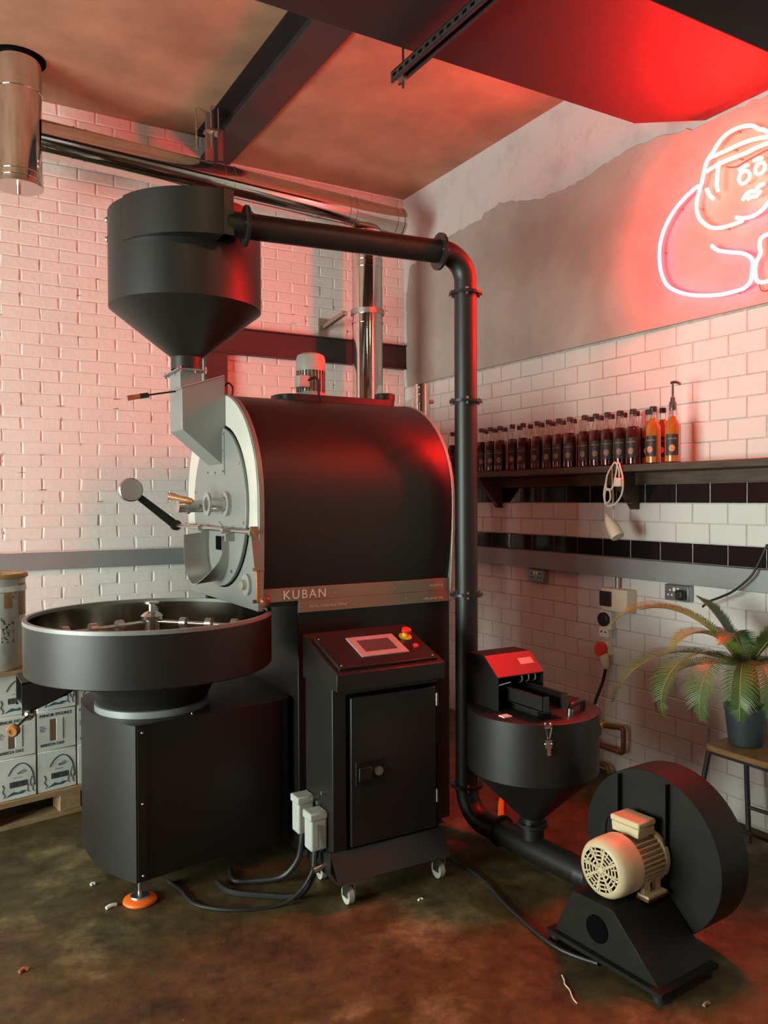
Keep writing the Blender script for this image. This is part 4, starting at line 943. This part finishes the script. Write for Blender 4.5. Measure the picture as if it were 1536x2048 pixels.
socket('steel double socket under the trunking nearest the corner', -1.50, -1.645, 1.0, 1.075, False)
socket('steel double socket under the trunking with a black plug in it', -2.545, -2.69, .995, 1.075, True)
pl = thing('black_plug', 'black mains plug pushed into the steel socket', 'plug', (-.06, -2.655, 1.03))
MB().box(-.075, -.0445, -2.682, -2.632, 1.005, 1.055).build('plug_body', 'rubber', pl, bevel=.012)
tag(MB().sweep(smooth_path([(-.055, -3.12, 1.30), (-.07, -3.09, 1.22), (-.085, -3.06, 1.155), (-.09, -2.98, 1.085), (-.085, -2.90, 1.045), (-.08, -2.84, 1.02), (-.075, -2.80, .99)], 6), .0055, n=8).build('power_cable', 'rubber'), 'thin black cable sagging over the trunking above the palm', 'cable')
ib = thing('isolator_box', 'beige isolator box with black switch below the trunking', 'switch box', (0, -2.2, .9))
MB().box(-.075, -.002, -2.33, -2.145, .90, 1.02).build('enclosure', 'cream', ib, bevel=.004)
MB().box(-.090, -.0755, -2.225, -2.148, .925, 1.005).build('switch_cover', 'rubber', ib, bevel=.004)
for y in (-2.20, -2.225): MB().cyl((-.03, y, 1.02), (-.03, y, 1.082), .008, n=12).build('conduit', 'steel_rough', ib)
rs = thing('round_socket', 'round black industrial socket below the isolator box', 'socket', (0, -2.14, .84))
MB().box(-.04, -.002, -2.185, -2.10, .79, .89).build('socket_base', 'carton', rs, bevel=.004)
MB().lathe([(.030, .04), (.038, .045), (.038, .06), (.028, .066), (.026, .062), (0, .062)], (0, -2.142, .845), (-1, 0, 0), n=28).build('socket_ring', 'rubber', rs)
ws = thing('white_junction', 'small white two hole connector plate below the round socket', 'connector', (0, -2.13, .77))
wp = MB().box(-.045, -.002, -2.17, -2.10, .745, .795).build('connector_plate', 'carton', ws, bevel=.004)
for y in (-2.12, -2.15): MB().cyl((-.047, y, .775), (-.044, y, .775), .005, n=10).build('hole', 'gap', wp)
rp = thing('red_plug', 'red round industrial plug with black lead on the tiled wall', 'plug', (-.04, -2.13, .67))
MB().lathe([(.036, 0), (.040, .006), (.040, .025), (.034, .032), (.02, .034), (0, .034)], (-.035, -2.122, .678), (-1, 0.0, .12), n=28).build('plug_face', 'red', rp)
MB().lathe([(.020, 0), (.024, .02), (.024, .06), (.012, .085)], (-.045, -2.14, .66), (.05, -.10, -1), n=20).build('plug_grip', 'cream', rp)
MB().box(-.036, -.002, -2.16, -2.10, .65, .72).build('plug_base', 'carton', rp)
MB().sweep(smooth_path([(-.04, -2.148, .58), (-.045, -2.13, .50), (-.085, -2.11, .38), (-.09, -2.09, .25), (-.09, -2.05, .1), (-.095, -1.98, .012)]), .009, n=10).build('plug_lead', 'rubber', rp)
cp = thing('copper_pipe', 'brown copper water pipe looping low on the tiled wall', 'pipe', (-.05, -2.2, 0))
MB().sweep(fillet([(-.05, -1.95, .235), (-.05, -2.285, .285), (-.05, -2.285, .15), (-.05, -1.95, .15)], .02, 6), .014, n=14).build('pipe_loop', 'copper', cp)
MB().cyl((-.05, -2.10, .257), (-.05, -2.15, .265), .018, n=14).build('pipe_coupling', 'yellow', cp)
MB().sweep(fillet([(-.05, -1.95, .045), (-.05, -2.17, .05), (-.05, -2.18, 0.012)], .02, 5), .013, n=12).build('floor_pipe', 'copper', cp)

# ================================================================== STOOL WITH POTTED PALM
st = thing('stool', 'low wooden stool with dark metal legs beside the tiled wall', 'stool', (-.24, -3.2, 0))
seat = []
for cx, cy, a0 in ((-.385+.05, -3.04-.05, 90), (-.385+.05, -3.38+.05, 180), (-.10-.05, -3.38+.05, 270), (-.10-.05, -3.04-.05, 0)):
    seat += [(cx+.05*math.cos(R(a0+90*q/6)), cy+.05*math.sin(R(a0+90*q/6))) for q in range(7)]
MB().prism(seat, 'z', .43, .455).build('seat', 'stool_wood', st, bevel=.004)
for (xa, ya), (xb, yb) in (((-.36, -3.06), (-.40, -3.0)), ((-.36, -3.36), (-.40, -3.42)), ((-.13, -3.07), (-.155, -3.105)), ((-.13, -3.36), (-.10, -3.42))):
    MB().cyl((xa, ya, .43), (xb, yb, 0), .011, n=12).build('leg', 'beam', st)
MB().box(-.37, -.115, -3.37, -3.055, .415, .4295).build('seat_frame', 'beam', st)
MB().cyl((-.145, -3.09, .15), (-.11, -3.40, .15), .008, n=10).build('rung', 'beam', st)
MB().cyl((-.386, -3.02, .15), (-.386, -3.40, .15), .008, n=10).build('rung', 'beam', st)
PXp, PYp = -.235, -3.145
pa = thing('potted_palm', 'sago palm with arching feathery fronds in a dark plastic pot', 'plant', (PXp, PYp, .4555))
MB().lathe([(.062, .4555), (.068, .46), (.084, .60), (.088, .602), (.088, .622), (.080, .622), (.079, .60), (0, .598)], (PXp, PYp, 0), n=36).build('pot', 'pot', pa)
MB().lathe([(.045, .58), (.058, .64), (.055, .70), (.045, .76), (.03, .80), (0, .81)], (PXp, PYp, 0), n=22).build('trunk', 'trunk', pa)
def frond(az, elev, L, droop, m, seed, z0=.785, width=.098):
    r = random.Random(seed); n = 30
    d = Vector((math.cos(az), math.sin(az), 0)); p = Vector((PXp, PYp, z0))+d*.02
    pts = []; e = elev
    for q in range(n+1):
        pts.append(p.copy()); stp = L/n
        p = p+(d*math.cos(e)+Vector((0, 0, 1))*math.sin(e))*stp
        e -= droop/n*(0.4+1.2*q/n)
    lim = lambda v: Vector((min(v.x, -.008), v.y, v.z))
    pts = [lim(v) for v in pts]
    f = MB()
    side = Vector((-d.y, d.x, 0))
    for q in range(3, n*2+1):
        t = q/(2*n); i = min(int(t*n), n-1); base = pts[i]+(pts[i+1]-pts[i])*(t*n-i)
        fw = (pts[i+1]-pts[i]).normalized() if (pts[i+1]-pts[i]).length > 1e-6 else d
        up = side.cross(fw).normalized()
        if up.z < 0: up = -up
        ln = width*min(1, t*4.5)*(1 if t < .7 else max(.25, (1.06-t)/.36))*r.uniform(.9, 1.1)
        for sgn in (-1, 1):
            dirv = (side*sgn*.84+fw*(.45+.3*t)+up*.26).normalized()
            w = fw*.0027
            mid = base+dirv*ln*.55+Vector((0, 0, .002)); tip = base+dirv*ln+Vector((0, 0, -.10*ln))
            vs = [base-w, base+w, mid+w*1.2, mid-w*1.2, tip]
            f.add([lim(v) for v in vs], [(0, 1, 2, 3), (3, 2, 4)])
    o = f.build('frond', m, pa); stuff(o)
    rs_ = [.0045*(1-.75*q/n) for q in range(n+1)]
    MB().sweep(pts, rs_, n=6).build('frond_stalk', 'rachis', o)
FR_ = [ # azimuth deg, elevation deg, length, droop deg, material
    (148, 60, .68, 115, 'leaf_pale'), (156, 26, .66, 105, 'leaf'), (172, 34, .60, 150, 'leaf'), (190, 34, .54, 165, 'leaf'), (212, 30, .46, 160, 'leaf'),
    (232, 34, .44, 160, 'leaf'), (124, 58, .50, 80, 'leaf_pale'), (256, 36, .42, 140, 'leaf'), (330, 58, .46, 70, 'leaf_pale'), (300, 24, .44, 90, 'leaf'),
    (270, 62, .36, 60, 'leaf_pale'), (200, 66, .38, 110, 'leaf'), (110, 72, .34, 40, 'leaf'), (140, 12, .46, 110, 'leaf'), (318, 66, .36, 50, 'leaf'), (164, 60, .42, 120, 'leaf_pale')]
for i, (a, e, L, dr_, m) in enumerate(FR_): frond(R(a), R(e), L, R(dr_), m, 100+i)

# ================================================================== PALLET, CARTONS, TIN BUCKET
PA = R(11.0)
pr_ = thing('pallet', 'pale timber pallet under the stacked cartons at the brick wall', 'pallet', (-2.70, -1.25, 0), PA)
for y in (0, .36, .70):
    MB().box(-.95, .30, y, y+.10, 0, .022).build('bottom_board', 'pallet', pr_, local=True)
    for x in (-.95, -.42, -.005, .11):
        if x == .11: continue
        MB().box(x, x+.10 if x > -.1 else x+.145, y, y+.10, .022, .10).build('block', 'pallet', pr_, local=True, bevel=.003)
MB().box(.20, .30, 0, .10, .022, .10).build('block', 'pallet', pr_, local=True)
for q in range(7): MB().box(-.95, .30, .0+q*.117, .095+q*.117, .10, .122).build('deck_board', 'pallet', pr_, local=True)
CW, CD, CH = .182, .30, .192
def carton(col, tier, kind, label, group):
    cx, z = -.285+CW*col+col*.006, .1225+tier*(CH+.0015)
    jitter = rnd.uniform(-.006, .006)
    wp = Matrix.Rotation(PA, 3, 'Z') @ Vector((cx, .03+jitter, 0))+Vector((-2.70, -1.25, z))
    t = thing('carton', label, 'carton', wp, PA+rnd.uniform(-.008, .008), group)
    MB().box(0, CW, 0, CD, 0, CH).build('carton_body', 'carton', t, local=True, bevel=.004)
    X, Zv = (1, 0, 0), (0, 0, 1)
    if kind == 'text':
        text_obj('print', 'MINOR FIGURES', .0205, (.010, -.0008, CH-.030), X, Zv, 'ink', t, local=True, sx=1.0, spacing=1.02)
        text_obj('print', 'BARISTA OAT', .0195, (.014, -.0008, .022), X, Zv, 'ink', t, local=True, sx=.92)
        MB().box(.058, .085, -.0012, .001, .045, .148).build('hand_slot', 'carton_brown', t, local=True)
        MB().box(.090, .118, -.003, .001, .045, .148).build('slot_flap', 'carton', t, local=True)
        sm_ = MB()
        for q in range(5): sm_.box(.012, .012+.02+.006*(q % 3), -.0009, .0005, .118-q*.006, .1205-q*.006)
        stuff(sm_.build('fine_print', 'ink', t, local=True))
    else:
        bc = MB(); x = .062
        while x < .142:
            w = rnd.choice((.0008, .0014, .0022)); bc.box(x, x+w, -.0009, .0005, .055, .082); x += w+rnd.choice((.001, .0016))
        stuff(bc.build('barcode', 'ink', t, local=True))
        MB().box(.08, .12, -.0009, .0005, .098, .100).build('print', 'ink', t, local=True)
        for pts, rr_ in (([(.055, .115), (.075, .145), (.105, .162), (.135, .155), (.158, .125), (.168, .085), (.172, .050)], .0022),
                         ([(.095, .118), (.110, .124), (.128, .132)], .0015), ([(.098, .115), (.118, .118), (.135, .125)], .0015),
                         ([(.160, .095), (.152, .070), (.158, .045)], .0015), ([(.145, .060), (.140, .035), (.150, .022)], .0015), ([(.168, .060), (.163, .035), (.170, .02)], .0015),
                         ([(.030, .078), (.036, .060), (.030, .045), (.040, .028), (.034, .016)], .0018)):
            MB().sweep(smooth_path([(px_, -.0006, pz_) for px_, pz_ in pts], 5), rr_, n=4).build('ink_line', 'ink', t, local=True)
        MB().prism([(.045, .016), (.062, .028), (.078, .036), (.10, .030), (.118, .036), (.14, .032), (.115, .020), (.09, .022), (.068, .020)], 'y', -.0009, .0005).build('ink_stroke', 'teal', t, local=True)
for c in (-1, 0, 1, 2):
    for tier, kind in ((0, 'drawn'), (1, 'text'), (2, 'drawn')):
        if kind == 'text': carton(c, tier, kind, 'white oat drink carton with printed words and a hand slot, middle tier', 'middle tier of oat drink cartons')
        elif tier == 0: carton(c, tier, kind, 'white carton with barcode and ink line drawing standing on the pallet', 'bottom tier of drawn cartons')
        else: carton(c, tier, kind, 'white carton with barcode and ink line drawing under the pale board', 'top tier of drawn cartons')
bz = .1225+3*(CH+.0015)
bd = thing('plywood_board', 'pale plywood board lying on top of the carton stack', 'board', (-2.70, -1.25, bz), PA)
MB().box(-.95, .28, .0, .55, .0005, .018).build('sheet', 'pallet', bd, local=True)
bx, by = -2.985, -1.14
bk = thing('tin_bucket', 'tall silver tin bucket with taped stickers and brown paper liner', 'bucket', (bx, by, bz+.0185))
zb = bz+.0185; BKr = .150
MB().lathe([(0, 0), (BKr-.012, 0), (BKr-.006, .01), (BKr, .06), (BKr, .36), (BKr+.006, .365), (BKr+.004, .385), (BKr, .39), (BKr+.004, .425)], (bx, by, zb), n=48, cap=False).build('tin_body', 'tin', bk)
MB().lathe([(BKr+.012, .425), (BKr+.014, .432), (BKr+.008, .445), (BKr-.012, .44), (BKr-.02, .36), (0, .34)], (bx, by, zb), n=48, cap=False).build('paper_liner', 'liner', bk)
def wrap(a0, a1, z0, z1, m, name='sticker', off=.0015):
    b = MB(); n = 8; rr = BKr+off
    vs = [(bx+rr*math.cos(R(a0+(a1-a0)*q/n)), by+rr*math.sin(R(a0+(a1-a0)*q/n)), zb+z) for z in (z0, z1) for q in range(n+1)]
    b.add(vs, [(q, q+1, n+2+q, n+1+q) for q in range(n)]).build(name, m, bk)
for a0, a1, z0, z1, m in ((252, 276, .30, .37, 'sticker'), (300, 314, .33, .365, 'sticker'), (288, 303, .29, .37, 'tape'), (318, 350, .25, .40, 'tape'), (240, 251, .31, .36, 'tape'), (282, 306, .13, .25, 'sticker'), (225, 243, .15, .26, 'sticker'), (246, 282, .13, .20, 'carton')):
    wrap(a0, a1, z0, z1, m)

# ================================================================== LITTER ON THE FLOOR
def scrap(name, label, cat, x, y, pts, r, m):
    tag(MB().sweep(smooth_path([(x+a, y+b, r*.6+c) for a, b, c in pts], 4), r, n=6).build(name, m), label, cat)
scrap('paper_stub', 'crumpled white paper stub beside the orange levelling foot', 'litter', -2.675, -2.264, [(-.018, -.006, 0), (0, 0, .003), (.02, .004, 0)], .007, 'carton')
scrap('paper_scrap', 'tiny white paper scrap left of the cooling cabinet', 'litter', -2.70, -2.05, [(-.008, 0, 0), (.0, .004, .002), (.009, .002, 0)], .006, 'carton')
scrap('string', 'short pale string lying in front of the blower pedestal', 'string', -1.56, -3.49, [(.025, .06, 0), (.012, .035, 0), (0, .02, 0), (-.008, -.01, 0), (-.028, -.045, 0), (-.035, -.07, 0)], .0022, 'cream')
scrap('wood_chip', 'pale wood chip lying beside the blower foot', 'litter', -1.27, -3.76, [(-.012, 0, 0), (0, .003, .002), (.014, 0, 0)], .005, 'pallet')
scrap('dry_leaf', 'small brown leaf lying on the open floor', 'litter', -3.0, -2.54, [(-.014, -.004, 0), (0, .004, .003), (.014, .0, 0)], .006, 'wood_handle')
scrap('bean_husk', 'small white crumb under the control cabinet front edge', 'litter', -1.66, -2.80, [(-.01, 0, 0), (0, .003, .001), (.01, 0, 0)], .004, 'carton')
